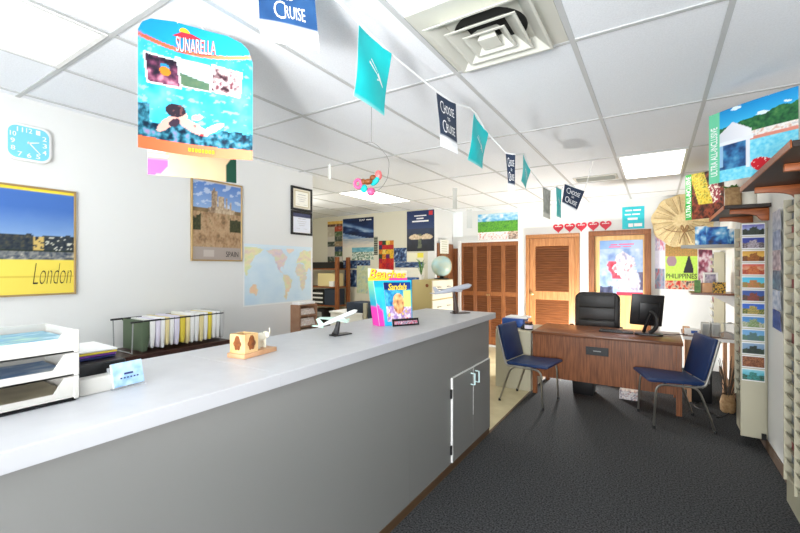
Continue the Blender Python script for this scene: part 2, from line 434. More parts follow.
# ------------------------------------------------------------------ reception counter
ct = thing('reception_counter', 'long reception counter with pale laminate top and grey front', 'counter', (-1.6, 1.5, 0))
b = MB()
yy = [-1.6, 2.17, 2.775]
for a, c in zip(yy, yy[1:]): b.box(-1.95, FX, a+.0006, c-.0006, .055, 1.052)
b.box(-1.95, FX, 2.776, 3.585, .70, 1.052); b.box(-1.95, FX-.02, 2.776, 3.585, .055, .70)
obj('body', b, M['laminate'], ct)
b = MB(); b.box(-2.0, -1.265, -1.6, 1.1096, 1.053, 1.105, .0015, 1); b.box(-2.0, -1.265, 1.1104, 3.67, 1.053, 1.105, .0015, 1)
obj('countertop', b, M['top'], ct)
obj('front_edge_strip', MB().box(-1.2655, -1.2635, -1.6, 1.1095, 1.054, 1.1035).box(-1.2655, -1.2635, 1.1105, 3.669, 1.054, 1.1035), M['lipshade'], ct)  # added strip: the lip front's shade is put into its greyer colour
obj('base_strip', MB().box(-1.9, FX+.004, -1.6, 3.59, 0, .056, .002, 1), M['brownbase'], ct)
for k, (a, c) in enumerate(((2.783, 3.178), (3.182, 3.582))):
    d = obj('cabinet_door', MB().box(FX-.018, FX+.012, a, c, .062, .692, .002, 1), M['laminate'], ct)
    e = MB().box(FX-.018, FX+.0135, a-.006, c, .692, .697)
    if k == 0: e.box(FX-.018, FX+.0135, a-.012, a, .062, .697)
    else: e.box(FX-.01, FX+.0135, a-.003, a, .3, .692)
    obj('edge_strip', e, M['whiteedge'], d)
    y = 3.178-.045 if k == 0 else 3.182+.045
    obj('handle', MB().tube([(FX+.01, y, .655), (FX+.045, y, .655), (FX+.045, y, .565), (FX+.01, y, .565)], .0075, 8), M['chrome'], d)
    if k == 0:
        for z in (.16, .58): obj('hinge', MB().box(FX, FX+.014, a-.03, a-.013, z-.035, z+.035, .003, 1), M['black'], d)

# ------------------------------------------------------------------ left wall
# clock
cl = thing('wall_clock', 'pale blue rounded square wall clock with white rim and hands', 'clock', (LX, .938, 2.335))
def rrect(cy, cz, hw, hh, r, n=8, tilt=0):
    pts = []
    for (sx, sy, a0) in ((1, 1, 0), (-1, 1, PI/2), (-1, -1, PI), (1, -1, 1.5*PI)):
        for k in range(n+1):
            a = a0+PI/2*k/n; x = sx*(hw-r)+r*math.cos(a); y = sy*(hh-r)+r*math.sin(a)
            pts.append((cy+x*math.cos(tilt)-y*math.sin(tilt), cz+x*math.sin(tilt)+y*math.cos(tilt)))
    return pts
CY, CZc = .938, 2.335
obj('case', MB().prism(rrect(CY, CZc, .117, .117, .055), LX+.001, LX+.03, 'x', .004), M['white'], cl)
M['clockface'] = mat('clock_blue', (120, 206, 226), .5)
obj('face', MB().prism(rrect(CY, CZc, .103, .103, .047), LX+.028, LX+.032, 'x'), M['clockface'], cl)
cc = wl(CY-.1, CY+.1, CZc-.1, CZc+.1, LX+.032)
for h in range(1, 13):
    a = PI/2-h*PI/6; rr = .40+.06*abs(math.sin(2*a)); u, v = .5+rr*math.cos(a), .5+rr*math.sin(a)
    w = .055 if h < 10 else .075
    lettering(str(h), cc, u-w, u+w, v-.075, v+.075, M['letterwhite'], cl, eps=.002, name='numeral', bold=.01)
def hand(ang, L, w):
    d = Vector((0, math.cos(ang), math.sin(ang))); s = Vector((0, -d.z, d.y))*w; c = Vector((LX+.0365, CY, CZc))
    return MB().poly([c-d*.01-s, c+d*L-s*.5, c+d*L+s*.5, c-d*.01+s])
obj('hand', hand(math.radians(15), .052, .005), M['letterwhite'], cl); obj('hand', hand(math.radians(-48), .085, .004), M['letterwhite'], cl)

# London poster
def london(u, v):
    if v > .955: return (238, 214, 70)
    if v < .335: return mix((242, 224, 104), (236, 214, 88), u) if abs(v-.175) > .006 else (214, 186, 70)
    t = (v-.335)/.62; n = nz(u*14, v*14, 2); n2 = nz(u*40, v*40, 5)
    if t > .36+n*.05: return mix((126, 160, 206), (70, 112, 184), (t-.36)/.4+n*.1)
    if t > .14:
        c = pal(.36+n2*1.0, (26, 36, 50), (46, 56, 66), (84, 80, 66), (190, 176, 126))
        if .765 < u < .82 and t < .33 and n2 > -.1: c = (206, 178, 106)
        if u > .82 and n2 > .2: c = (206, 206, 190)
        return c
    if t > .11: return (30, 44, 26)
    return mix((30, 44, 70), (196, 190, 170), .5+n2*1.2)
c = wl(.20, 1.195, 1.34, 2.06, LX+.012)
r = thing('framed_poster', 'framed yellow and blue travel poster with dark script title, far left', 'poster', mid(c))
sheet('print', c, london, 110, 80, r, .002)
obj('frame', frame_mb(c, .012, .024, -.011), M['goldframe'], r)
lettering('London', c, .765, .975, .105, .30, M['letterdark'], r, shear=.35, name='title', bold=-.02)

# castle poster
def castle(u, v):
    if u < .03 or u > .97 or v > .975: return (206, 196, 190)
    if v < .17: return (168, 156, 148) if not (.22 < u < .42 and .05 < v < .14) else (190, 180, 172)
    n = nz(u*9, v*9, 1); n2 = nz(u*30, v*30, 3)
    if v > .60:
        sky = mix((150, 178, 214), (96, 132, 194), (v-.6)/.35)
        if nz(u*5, v*16, 8) > .12: sky = mix(sky, (206, 214, 226), .7)
        tower = (.38 < u < .50 and v < .87) or (.41 < u < .44 and v < .91) or (.50 < u < .62 and v < .82) or (.30 < u < .85 and v < .69-.12*abs(u-.55)) or (.66 < u < .70 and v < .80) or (.74 < u < .77 and v < .76)
        if tower: return pal(.5+n2*1.2+(.2 if u > .45 else -.2), (120, 100, 84), (168, 146, 120), (204, 186, 158))
        if v < .645: return pal(.5+n, (92, 78, 52), (150, 124, 90))
        return sky
    if (u < .17 and .38 < v < .55+n*.1) or (u > .74 and .37 < v < .53+n*.1): return pal(.5+n2, (40, 44, 30), (84, 84, 54))
    return pal(.5+n2*.6+n*1.0, (112, 92, 66), (160, 128, 96), (186, 156, 122), (130, 112, 80))
c = wl(2.035, 2.553, 1.585, 2.33, LX+.012)
r = thing('framed_poster', 'framed poster of a stone castle under a blue sky', 'poster', mid(c))
sheet('print', c, castle, 60, 84, r, .002)
obj('frame', frame_mb(c, .012, .024, -.011), M['goldframe'], r)
lettering('SPAIN', c, .66, .92, .055, .125, M['letterdark'], r, name='title')

# certificates
for k, (z0, z1, lab) in enumerate(((2.178, 2.45, 'upper black framed certificate with cream mat on the white wall'), (1.90, 2.172, 'lower black framed certificate with dark heading band'))):
    c = wl(3.195, 3.52, z0, z1, LX+.01)
    r = thing('framed_certificate', lab, 'certificate', mid(c), 'certificates by the wall corner')
    def cert(u, v, k=k):
        if k == 0:
            if .1 < u < .9 and .1 < v < .9:
                return (250, 248, 236) if (.14 < u < .86 and .14 < v < .86) else (200, 186, 140)
            return (232, 226, 206)
        if v > .80: return (70, 74, 104)
        return (226, 230, 240) if .06 < u < .94 and v > .06 else (240, 240, 240)
    sheet('print', inset(c, .02), cert, 30, 26, r, .002)
    obj('frame', frame_mb(c, .024, .022, -.009), M['black'], r)
    textline(inset(c, .02), [(.3, .7, .7, .73), (.25, .75, .58, .60), (.3, .7, .48, .50), (.35, .65, .38, .40), (.2, .4, .22, .235), (.6, .8, .22, .235)], M['papergrey'], r)

# world map
CONT = [
    ([(-168, 66), (-140, 70), (-95, 72), (-80, 62), (-60, 52), (-70, 43), (-81, 30), (-81, 25), (-90, 30), (-97, 26), (-95, 18), (-85, 12), (-79, 8), (-100, 17), (-112, 28), (-124, 40), (-125, 50), (-150, 60)], 0),
    ([(-80, 9), (-60, 8), (-35, -6), (-40, -22), (-58, -38), (-68, -54), (-74, -50), (-71, -18), (-81, -4)], 1),
    ([(-55, 60), (-22, 70), (-20, 82), (-60, 82), (-70, 77)], 2),
    ([(-17, 15), (-8, 34), (10, 37), (33, 31), (43, 12), (51, 11), (40, -15), (33, -28), (20, -35), (12, -16), (9, 4), (-8, 5)], 3),
    ([(-9, 37), (-9, 43), (0, 49), (8, 55), (5, 60), (12, 66), (28, 71), (60, 69), (100, 77), (140, 73), (179, 68), (160, 60), (140, 54), (132, 43), (122, 38), (121, 28), (108, 20), (108, 10), (100, 8), (90, 22), (80, 8), (72, 20), (60, 25), (50, 14), (44, 13), (35, 32), (27, 37), (14, 40), (0, 38)], 4),
    ([(114, -22), (131, -12), (137, -12), (142, -11), (153, -27), (147, -39), (131, -32), (115, -34)], 5)]
CC = [((196, 180, 206), (222, 196, 190), (206, 214, 170)), ((228, 190, 160), (210, 214, 160)), ((236, 206, 182), (236, 206, 182)), ((226, 220, 160), (214, 196, 180), (190, 210, 170)), ((206, 218, 160), (230, 222, 160), (220, 196, 180)), ((240, 196, 150), (236, 206, 160))]
def inpoly(x, y, P):
    r = False; j = len(P)-1
    for i in range(len(P)):
        if (P[i][1] > y) != (P[j][1] > y) and x < (P[j][0]-P[i][0])*(y-P[i][1])/(P[j][1]-P[i][1])+P[i][0]: r = not r
        j = i
    return r
def wmap(u, v):
    if u < .012 or u > .988 or v < .02: return (238, 240, 240)
    if v > .955: return (206, 226, 238)
    lon = 88+u*352; lat = -62+v*142
    x = lon+nz(u*20, v*20)*10
    for P, k in CONT:
        for s in (0, -360):
            if inpoly(x+s, lat, P): return pal(.5+nz(u*12, v*12, k)*1.6, *CC[k])
    return mix((186, 216, 236), (206, 228, 240), .5+nz(u*6, v*6, 9))
c = wl(2.578, 3.528, 1.13, 1.765)
poster('world_map', 'pale blue wall map of the world below the certificates', 'map', c, lambda u, v: mix(wmap(u, v), (240, 244, 246), .22), 110, 70)

# ------------------------------------------------------------------ counter things
def zc(*_): return 1.105
# letter trays
def tray(z, label, contents):
    r = thing('letter_tray', label, 'letter tray', (-1.69, .37, z), 'ivory letter trays in one stack')
    x0, x1, y0, y1 = -1.83, -1.56, .20, .545
    obj('base', MB().box(x0, x1, y0, y1, z+.002, z+.007), M['plastic'], r)
    low, h = .028, .072
    side = [(y0, z+.002), (y1, z+.002), (y1, z+h), (y1-.037, z+h), (y1-.064, z+low), (y0+.064, z+low), (y0+.037, z+h), (y0, z+h)]
    obj('side_wall', MB().prism(side, x1-.004, x1, 'x'), M['plastic'], r)
    obj('side_wall', MB().prism([(y0, z+.002), (y1, z+.002), (y1, z+h), (y0, z+h)], x0, x0+.004, 'x'), M['plastic'], r)
    obj('end_wall', MB().box(x0+.004, x1-.004, y1-.004, y1, z+.002, z+h), M['plastic'], r)
    obj('corner_post', MB().box(x1-.012, x1+.002, y1-.012, y1+.002, z+.001, z+.0735, .002, 1), M['plastic'], r)
    return r
tr0 = tray(1.111, 'lowest ivory letter tray in the stack on the counter', 0)
tray(1.1845, 'middle ivory letter tray in the stack on the counter', 0)
tray(1.258, 'topmost ivory letter tray, holding a blue green brochure', 0)
obj('foot_mat', MB().box(-1.825, -1.565, .205, .54, 1.106, 1.1125), M['black'], tr0)
def tealbro(u, v):
    n = nz(u*5, v*5, 3); return pal(.45+n*1.3+(u-.5)*.6, (206, 220, 170), (170, 204, 190), (96, 150, 180), (190, 216, 220))
def pap(u, v): return pal(.5+nz(u*3, v*3, 6)*1.2, (206, 214, 222), (90, 130, 180), (236, 236, 230))
for z, fn, lab in ((1.305, tealbro, 'blue green brochure lying in the top letter tray'), (1.200, pap, 'pale bluish paper lying in the middle letter tray'), (1.130, lambda u, v: mix((196, 186, 160), (150, 140, 116), .5+nz(u*4, v*4)), 'beige papers lying in the lowest letter tray')):
    top = z
    o = sheet('brochure' if fn is tealbro else 'paper_stack', [(-1.572, .215, top), (-1.572, .53, top), (-1.815, .53, top), (-1.815, .215, top)], fn, 14, 14, None, .0015, loc=(-1.69, .37, top))
    tag(o, lab, 'paper')
    zz = {1.305: 1.2655, 1.200: 1.192, 1.130: 1.1185}[z]
    o2 = obj('paper_stack', MB().box(-1.815, -1.572, .215, .53, zz+.0005, top-.0005), M['white']); tag(o2, {1.305: 'white paper pile under the brochure in the top letter tray', 1.200: 'paper pile under the bluish sheet in the middle tray', 1.130: 'paper pile under the beige sheet in the lowest tray'}[z], 'paper')
# low white box and black folders behind the trays
tag(obj('storage_box', MB().box(-1.63, -1.585, .555, .70, 1.106, 1.160, .003, 1), M['plastic'], None, (-1.60, .62, 1.106)), 'low ivory box on the counter between trays and business cards', 'box')
# business cards
ch = thing('card_holder', 'pale blue business card stand on the counter beside the trays', 'card holder', (-1.60, .70, 1.106))
c = [(-1.575, .648, 1.112), (-1.585, .748, 1.112), (-1.61, .748, 1.19), (-1.60, .648, 1.19)]
sheet('business_card', c, lambda u, v: pal(.5+nz(u*3, v*3, 4)*1.2+(v-.5)*.3, (120, 164, 214), (166, 200, 234), (206, 224, 242)), 16, 12, ch, .012)
c2 = [tuple(Vector(p)+Vector((.0125, 0, .004))) for p in c]
textline(c2, [(.36, .66, .46, .54), (.22, .28, .30, .36), (.33, .39, .30, .36), (.44, .5, .30, .36), (.55, .61, .30, .36), (.66, .72, .30, .36), (.77, .83, .30, .36)], M['letternavy'], ch, eps=.001)
obj('stand', MB().box(-1.635, -1.57, .645, .752, 1.106, 1.110).obox(Matrix.Translation((-1.607, .7, 1.14)) @ Matrix.Rotation(math.radians(-18), 4, 'Y'), .003, .106, .075), M['glass'], ch)
# carved block with elephant
RZ = Matrix.Translation((-1.66, 1.285, 1.106)) @ Matrix.Rotation(math.radians(8), 4, 'Z') @ Matrix.Scale(.8, 4)
ph = thing('pen_holder', 'carved pale wooden pen cube with white elephant on a wooden base', 'ornament', (-1.655, 1.285, 1.106))
obj('base', MB().obox(RZ @ Matrix.Translation((0, 0, .0135)), .135, .27, .027, .003), M['rosewood'], ph)
cb = MB(); cM = RZ @ Matrix.Translation((0, -.07, .0275+.055))
# open topped cube from four walls and a floor
for (dx, dy, sx, sy) in ((-.053, 0, .012, .105), (.053, 0, .012, .105), (0, -.0465, .094, .012), (0, .0465, .094, .012)):
    cb.obox(cM @ Matrix.Translation((dx, dy, 0)), sx, sy, .11, .001, 1)
cb.obox(cM @ Matrix.Translation((0, 0, -.05)), .094, .081, .008)
obj('cube', cb, M['pinewood'], ph)
lf = MB()
def leafshape(mb, M_):
    pts = []
    for k in range(24):
        a = 2*PI*k/24; rr = .036*(1+.12*math.cos(6*a)); pts.append((rr*math.cos(a)*.82, rr*math.sin(a)*1.05+(.012 if math.sin(a) > .9 else 0)))
    b = bmesh.new(); lo = [b.verts.new((p[0], 0, p[1])) for p in pts]; hi = [b.verts.new((p[0]*.8, -.003, p[1]*.8)) for p in pts]
    b.faces.new(hi)
    for i in range(24): b.faces.new((lo[i], lo[(i+1) % 24], hi[(i+1) % 24], hi[i]))
    bmesh.ops.recalc_face_normals(b, faces=list(b.faces)); b.transform(M_); mb._merge(b)
leafshape(lf, cM @ Matrix.Translation((0, -.0526, 0)))
leafshape(lf, cM @ Matrix.Translation((.0591, 0, 0)) @ Matrix.Rotation(PI/2, 4, 'Z'))
obj('carving', lf, M['carved'], ph)
el = MB(); eM = RZ @ Matrix.Translation((.0, .06, .0275)) @ Matrix.Rotation(math.radians(90), 4, 'Z') @ Matrix.Scale(1.35, 4)
def eb(c, r, rot=None): el.ball((0, 0, 0), r, eM @ Matrix.Translation(c) @ (rot or Matrix()))
eb((0, 0, .048), (.034, .02, .022)); eb((.036, 0, .056), (.016, .015, .017))
for (x, y) in ((-.02, .01), (-.02, -.01), (.018, .01), (.018, -.01)): el.tube([eM @ Vector((x, y, .0)), eM @ Vector((x, y, .045))], .008, 8)
el.tube([eM @ Vector(p) for p in ((.046, 0, .055), (.058, 0, .05), (.064, 0, .062), (.062, 0, .082))], lambda t: .007-.004*t, 8, smooth=2)
el.tube([eM @ Vector(p) for p in ((-.033, 0, .055), (-.042, 0, .045), (-.042, 0, .03))], .002, 6)
for s in (-1, 1): el.ball((0, 0, 0), (.012, .003, .014), eM @ Matrix.Translation((.028, s*.016, .056)) @ Matrix.Rotation(s*.4, 4, 'Z'))
obj('elephant', el, M['bone'], ph)

# model aircraft
def aircraft(label, base, tail, nose, body_m, wing_m, R=.014):
    r = thing('model_aircraft', label, 'model aircraft', base)
    B = Vector(base); T = Vector(tail); N = Vector(nose); ax = (N-T).normalized(); L = (N-T).length
    side = ax.cross(Vector((0, 0, 1))).normalized(); up = side.cross(ax)
    pts = [T+ax*L*k/14 for k in range(15)]
    def rad(t):
        if t > .88: return R*math.sqrt(max(.02, 1-((t-.88)/.125)**2))
        return R*(.3+.7*min(1, t/.35))
    obj('fuselage', MB().tube(pts, rad, 14), body_m, r)
    def wing(mb, p, ln, ch, sw, s, n=None, lift=0):
        n = n or up; q = p+side*s*ln-ax*sw+n*lift
        a = [p+ax*ch*.5, p-ax*ch*.5, q-ax*ch*.25, q+ax*ch*.15]
        th = n*.0025
        b = bmesh.new(); lo = [b.verts.new(v-th) for v in a]; hi = [b.verts.new(v+th) for v in a]
        b.faces.new(lo); b.faces.new(hi)
        for i in range(4): b.faces.new((lo[i], lo[(i+1) % 4], hi[(i+1) % 4], hi[i]))
        bmesh.ops.recalc_face_normals(b, faces=list(b.faces)); mb._merge(b)
    c = T+ax*L*.52-up*R*.4
    for s in (-1, 1):
        mb = MB(); wing(mb, c, L*.46, L*.17, L*.16, s, lift=.012); obj('wing', mb, wing_m, r)
        obj('engine', MB().tube([c+side*s*L*.17-ax*L*.0-up*.008, c+side*s*L*.17+ax*L*.1-up*.008], .007, 10), wing_m, r)
        mb = MB(); wing(mb, T+ax*L*.06, L*.17, L*.09, L*.07, s, lift=.004); obj('tailplane', mb, wing_m, r)
    mb = MB(); p = T+ax*L*.08; b = bmesh.new()
    a = [p+ax*L*.06, p-ax*L*.06, p-ax*L*.1+up*L*.16, p-ax*L*.03+up*L*.16]
    lo = [b.verts.new(v-side*.002) for v in a]; hi = [b.verts.new(v+side*.002) for v in a]; b.faces.new(lo); b.faces.new(hi)
    for i in range(4): b.faces.new((lo[i], lo[(i+1) % 4], hi[(i+1) % 4], hi[i]))
    bmesh.ops.recalc_face_normals(b, faces=list(b.faces)); mb._merge(b); obj('tail_fin', mb, wing_m, r)
    d = Vector((ax.x, ax.y, 0)).normalized(); s2 = Vector((-d.y, d.x, 0))
    st = MB()
    st.obox(Matrix((d, s2, Vector((0, 0, 1)))).transposed().to_4x4() if False else Matrix.Translation(B+Vector((0, 0, .004))) @ Matrix.Rotation(math.atan2(d.y, d.x), 4, 'Z'), L*.44, L*.2, .008, .003)
    m = T+ax*L*.5
    st.tube([B+Vector((0, 0, .006))-d*L*.14, B-d*L*.1+Vector((0, 0, .03)), m-up*R*.7], lambda t: (.024-.015*t)*L/.3, 10, smooth=1)
    obj('stand', st, M['standm'], r)
M['standm'] = mat('dark_stand', (34, 32, 34), .35)
M['aeromint'] = mat('mint_white_enamel', (206, 236, 222), .3)
M['aerowhite'] = mat('white_enamel', (236, 242, 240), .3)
M['aerogrey'] = mat('silver_grey_enamel', (176, 180, 190), .3)
aircraft('white and mint model airliner on a black stand, mid counter', (-1.665, 1.94, 1.106), (-1.69, 1.77, 1.175), (-1.634, 2.065, 1.25), M['aerowhite'], M['aeromint'], .0145)
M['standm'] = mat('brown_stand', (74, 60, 54), .35)
aircraft('grey model airliner on a dark stand near the counter end', (-1.52, 3.44, 1.106), (-1.66, 3.2, 1.292), (-1.445, 3.52, 1.362), M['aerogrey'], M['aerogrey'], .024)

# brochure dispenser
bd = thing('brochure_dispenser', 'colourful cardboard brochure dispenser with yellow script header on the counter', 'brochure stand', (-1.62, 2.5, 1.106))
def disp(u, v):
    if v > .86: return mix((20, 160, 190), (40, 190, 226), u)
    if u < .16: return (232, 60, 170) if v < .5-u*1.2 else mix((30, 150, 190), (60, 200, 220), v)
    return mix((40, 170, 220), (60, 200, 236), nz(u*6, v*6)+.5)
A = Vector((-1.67, 2.37, 1.106)); Bp = Vector((-1.525, 2.585, 1.106)); d = (Bp-A).normalized(); nf = Vector((d.y, -d.x, 0))  # faces the room
def P(s, h, out=0): return A+d*s+Vector((0, 0, h))+nf*out
W = (Bp-A).length
c = [P(0, 0), P(W, 0), P(W+.012, .325, -.05), P(-.03, .325, -.05)]
sheet('front_panel', c, disp, 24, 30, bd, .004)
sheet('side_panel', [P(-.012, .0, -.10), P(0, 0, 0), P(-.03, .325, -.05), P(-.04, .325, -.14)], lambda u, v: (236, 64, 176) if v < .45 else pal(v, (120, 200, 200), (40, 160, 190), (150, 210, 150)), 10, 20, bd, .003)
sheet('side_panel', [P(W, 0, 0), P(W+.012, 0, -.10), P(W+.02, .325, -.14), P(W+.012, .325, -.05)], lambda u, v: mix((30, 60, 150), (90, 150, 200), v+nz(u*5, v*5)), 10, 20, bd, .003)
sheet('back_panel', [P(-.012, 0, -.10), P(W+.012, 0, -.10), P(W+.02, .33, -.14), P(-.04, .33, -.14)], lambda u, v: (70, 160, 180), 6, 6, bd, .003)
hc = [P(-.07, .325, -.052), P(W-.02, .325, -.052), P(W-.02, .395, -.060), P(-.07, .415, -.060)]
hd = sheet('header_card', hc, lambda u, v: (240, 70, 150) if (v < .24 and u > .5) else ((246, 190, 50) if v < .22 else mix((196, 206, 186), (206, 196, 176), u)), 24, 10, bd, .003)
lettering('Beaches', hc, .03, .97, .20, .96, M['letterred'], bd, shear=.3, eps=.006, bold=.05, name='header_lettering')
lettering('Beaches', hc, .02, .96, .22, .98, M['lettergold'], bd, shear=.3, eps=.009, bold=.015, name='header_lettering')
def beach(u, v):
    n = nz(u*7, v*7, 4)
    if v > .80: return mix((16, 30, 90), (24, 60, 140), u)
    if (u-.5)**2/.05+(v-.45)**2/.07 < 1: return pal(.5+n*1.4+(v-.45), (150, 90, 60), (236, 170, 110), (246, 206, 160))
    if u > .72 and .35 < v < .8: return (196, 222, 120)
    if v < .38: return pal(.5+n*1.5, (226, 60, 90), (240, 236, 226), (150, 110, 190), (230, 210, 70))
    return pal(.5+n*1.3, (20, 70, 140), (40, 140, 190), (90, 190, 200))
bc = [P(.06, .03, .008), P(W-.012, .03, .008), P(W-.006, .31, -.034), P(.04, .31, -.034)]
br = sheet('brochure', bc, beach, 36, 40, None, .006, loc=tuple(P(.13, .03, .01)))
bt = thing('brochure', 'blue beach holiday brochure with yellow script in the cardboard dispenser', 'brochure', tuple(P(.13, .03, .01)))
br.parent = bt; br.location = (0, 0, 0); br.name = 'cover'
lettering('Sandals', bc, .14, .86, .80, .97, M['lettergold'], bt, shear=.3, eps=.009, bold=.02, name='title')
np_ = thing('name_plate', 'small black name plate in front of the brochure dispenser', 'name plate', (-1.54, 2.5, 1.106))
pA = Vector((-1.578, 2.395, 1.106)); pB = Vector((-1.472, 2.585, 1.106)); pc = [pA, pB, pB+Vector((-.012, .008, .05)), pA+Vector((-.012, .008, .05))]
sheet('plate', pc, lambda u, v: (24, 22, 24), 4, 4, np_, .008)
pc2 = [Vector(p)+Vector((.008, -.004, 0)) for p in pc]
def strip(u, v): return pal(.5+nz(u*30, v*4, 3)*2.4, (24, 22, 26), (206, 206, 216), (200, 60, 80), (120, 170, 200), (26, 26, 30))
sheet('printed_strip', inset(pc2, .014), strip, 30, 4, np_, .0015)

# ------------------------------------------------------------------ back desk behind the counter
bk = thing('back_desk', 'white work desk along the left wall behind the counter', 'desk', (-2.9, 1.3, 0))
obj('desktop', MB().box(-3.47, -2.33, -1.4, 3.4, .715, .75, .003, 1), M['top'], bk)
for y in (-1.3, 1.0, 3.3): obj('support', MB().box(-3.4, -2.45, y-.02, y+.02, 0, .715), M['laminate'], bk)
rs = thing('riser_shelf', 'dark brown wooden riser shelf holding the hanging file rack', 'shelf', (-3.25, 1.7, .75))
obj('board', MB().box(-3.45, -3.05, 1.28, 2.13, .87, .915, .003, 1), M['riser'], rs)
for y in (1.33, 1.79, 2.08): obj('leg', MB().box(-3.42, -3.07, y-.018, y+.018, .751, .87, .002, 1), M['riser'], rs)
ff = thing('hanging_file_rack', 'black wire hanging file rack on the dark riser shelf', 'file rack', (-3.25, 1.74, .916))
z1 = 1.14
for x in (-3.40, -3.10): obj('rail', MB().tube([(x, 1.385, z1), (x, 2.10, z1+.002)], .007, 8), M['black'], ff)
for y in (1.40, 2.085): obj('end_frame', MB().tube([(-3.40, y, z1), (-3.385, y, .921), (-3.115, y, .921), (-3.10, y, z1)], .0045, 8), M['greymetal'], ff)
fm = ['green']+['white', 'lilac', 'white', 'manila', 'white', 'lilac', 'yellow', 'manila', 'white', 'white', 'manila', 'white', 'yellow', 'white', 'white', 'papergrey']
flab = {'green': 'green hanging file folder at the near end of the file rack'}
y = 1.46
files = []
for k, f in enumerate(fm):
    w = .05 if k == 0 else random.uniform(.031, .044)
    zt = 1.142+random.uniform(.0, .028); zb = .93+random.uniform(0, .02); yb = y+w*.2
    if k == 0: zt = 1.137
    prof = [(yb, zb+.012), (yb+w*.15, zb), (yb+w*.32, zb), (yb+w*.5, zb+.012), (y+w*.9, zb+.11), (y+w*.93, zt), (y+w*.07, zt), (y+.05*w, zb+.11)]
    if k == 0: prof = [(y, .925), (y+.03, .925), (y+.048, 1.03), (y+.049, zt), (y, zt)]
    mb = MB().prism(prof, -3.385, -3.095, 'x', .001)
    if k == 0: mb.box(-3.405, -3.092, y+.002, y+.008, 1.128, 1.143)
    o = obj('file_folder', mb, M[f], None, (-3.24, y+w/2, .92))
    lab = {'green': 'green hanging folder at the near end of the file rack', 'white': 'white paper file hanging in the black file rack', 'lilac': 'lilac white file hanging in the black file rack', 'manila': 'manila file hanging in the black file rack', 'yellow': 'yellow file hanging in the black file rack', 'papergrey': 'grey file at the far end of the file rack'}[f]
    tag(o, lab, 'file', 'hanging files ('+f+')'); files.append(o); y += w+.001
# black letter tray and papers left of the riser
bt2 = thing('document_tray', 'black document tray at the back of the counter, coloured folders on top', 'tray', (-1.80, .64, 1.106))
obj('base', MB().box(-1.97, -1.645, .56, .72, 1.106, 1.112), M['black'], bt2)
obj('shell', MB().box(-1.97, -1.645, .56, .72, 1.112, 1.195, .004, 1), M['black'], bt2)
for k, (m_, lab) in enumerate((('letternavy', 'dark blue folder lying on the black document tray'), ('letterpurple', 'purple folder lying on the dark blue folder'), ('yellow', 'yellow folder lying on the purple folder'), ('white', 'white paper lying on top of the yellow folder'))):
    o = obj('folder', MB().obox(Matrix.Translation((-1.82, .645+.006*k, 1.2+k*.0085)) @ Matrix.Rotation(.12-.05*k, 4, 'Z'), .22, .12, .007, .002, 1), M[m_], None, (-1.8, .64, 1.18)); tag(o, lab, 'folder')

# literature sorter at the end of the back desk
so = thing('literature_sorter', 'small wooden literature sorter with paper filled slots, below the map', 'sorter', (-3.21, 3.06, .75))
obj('case', MB().box(-3.23, -3.1, 2.965, 2.99, .751, 1.135, .002, 1).box(-3.23, -3.1, 3.215, 3.23, .751, 1.135, .002, 1).box(-3.23, -3.22, 2.99, 3.215, .751, 1.135), M['sorterwood'], so)
for z in (.79, .905, 1.02, 1.128): obj('shelf', MB().box(-3.22, -3.1, 2.99, 3.215, z-.005, z+.005), M['sorterwood'], so)
def papers(u, v): return pal(.5+nz(u*5, v*14, 3)*1.6, (160, 146, 136), (226, 218, 208), (196, 170, 160), (226, 226, 226))
for k, (z0, z1) in enumerate(((.796, .87), (.911, .985), (1.026, 1.085))):
    o = sheet('paper_stack', [(-3.12, 3.0, z0), (-3.12, 3.205, z0), (-3.15, 3.205, z1), (-3.15, 3.0, z1)], papers, 16, 10, None, .015, loc=(-3.13, 3.07, z0))
    tag(o, ['paper stack in the lowest slot of the wooden sorter', 'paper stack in the middle slot of the wooden sorter', 'paper stack in the upper slot of the wooden sorter'][k], 'paper')
tag(obj('paper_stack', MB().box(-3.22, -3.11, 2.98, 3.21, 1.136, 1.165, .004, 1), M['white'], None, (-3.2, 3.07, 1.136)), 'white papers lying on top of the wooden sorter', 'paper')

# ------------------------------------------------------------------ alcove
bc_ = thing('bookcase', 'open wooden bookcase with square posts in the alcove corner', 'bookcase', (-5.85, 6.4, 0))
for (x, y) in ((-5.44, 6.16), (-5.44, 6.50), (-6.5, 6.16), (-6.5, 6.50)): obj('post', MB().box(x, x+.075, y, y+.06, 0, 1.73, .003, 1), M['postwood'], bc_)
for z in (.30, .75, 1.13, 1.50): obj('shelf', MB().box(-6.5, -5.44, 6.17, 6.56, z-.025, z, .002, 1), M['postwood'], bc_)
tag(obj('video_recorder', MB().box(-6.15, -5.5, 6.2, 6.5, 1.501, 1.63, .004, 1), M['black'], None, (-5.8, 6.35, 1.501)), 'black flat box on the highest shelf of the wooden bookcase', 'box')
tag(obj('paper_stack', MB().box(-5.98, -5.5, 6.24, 6.5, 1.131, 1.40, .004, 1), M['manila'], None, (-5.7, 6.35, 1.131)), 'pale upright papers on the second shelf of the bookcase', 'paper')
tag(obj('paper_stack', MB().box(-5.62, -5.5, 6.19, 6.235, 1.131, 1.24, .002, 1), M['white'], None, (-5.56, 6.21, 1.131)), 'small white card box at the right of the bookcase shelf', 'paper')
ps = thing('paper_tray_unit', 'black drawer unit with white paper lines in the bookcase', 'drawer unit', (-5.95, 6.35, .751))
obj('case', MB().box(-6.12, -5.78, 6.2, 6.5, .751, 1.06, .004, 1), M['black'], ps)
for k in range(3): obj('drawer_front', MB().box(-6.1, -5.8, 6.185, 6.2, .79+k*.09, .82+k*.09), M['white'], ps)
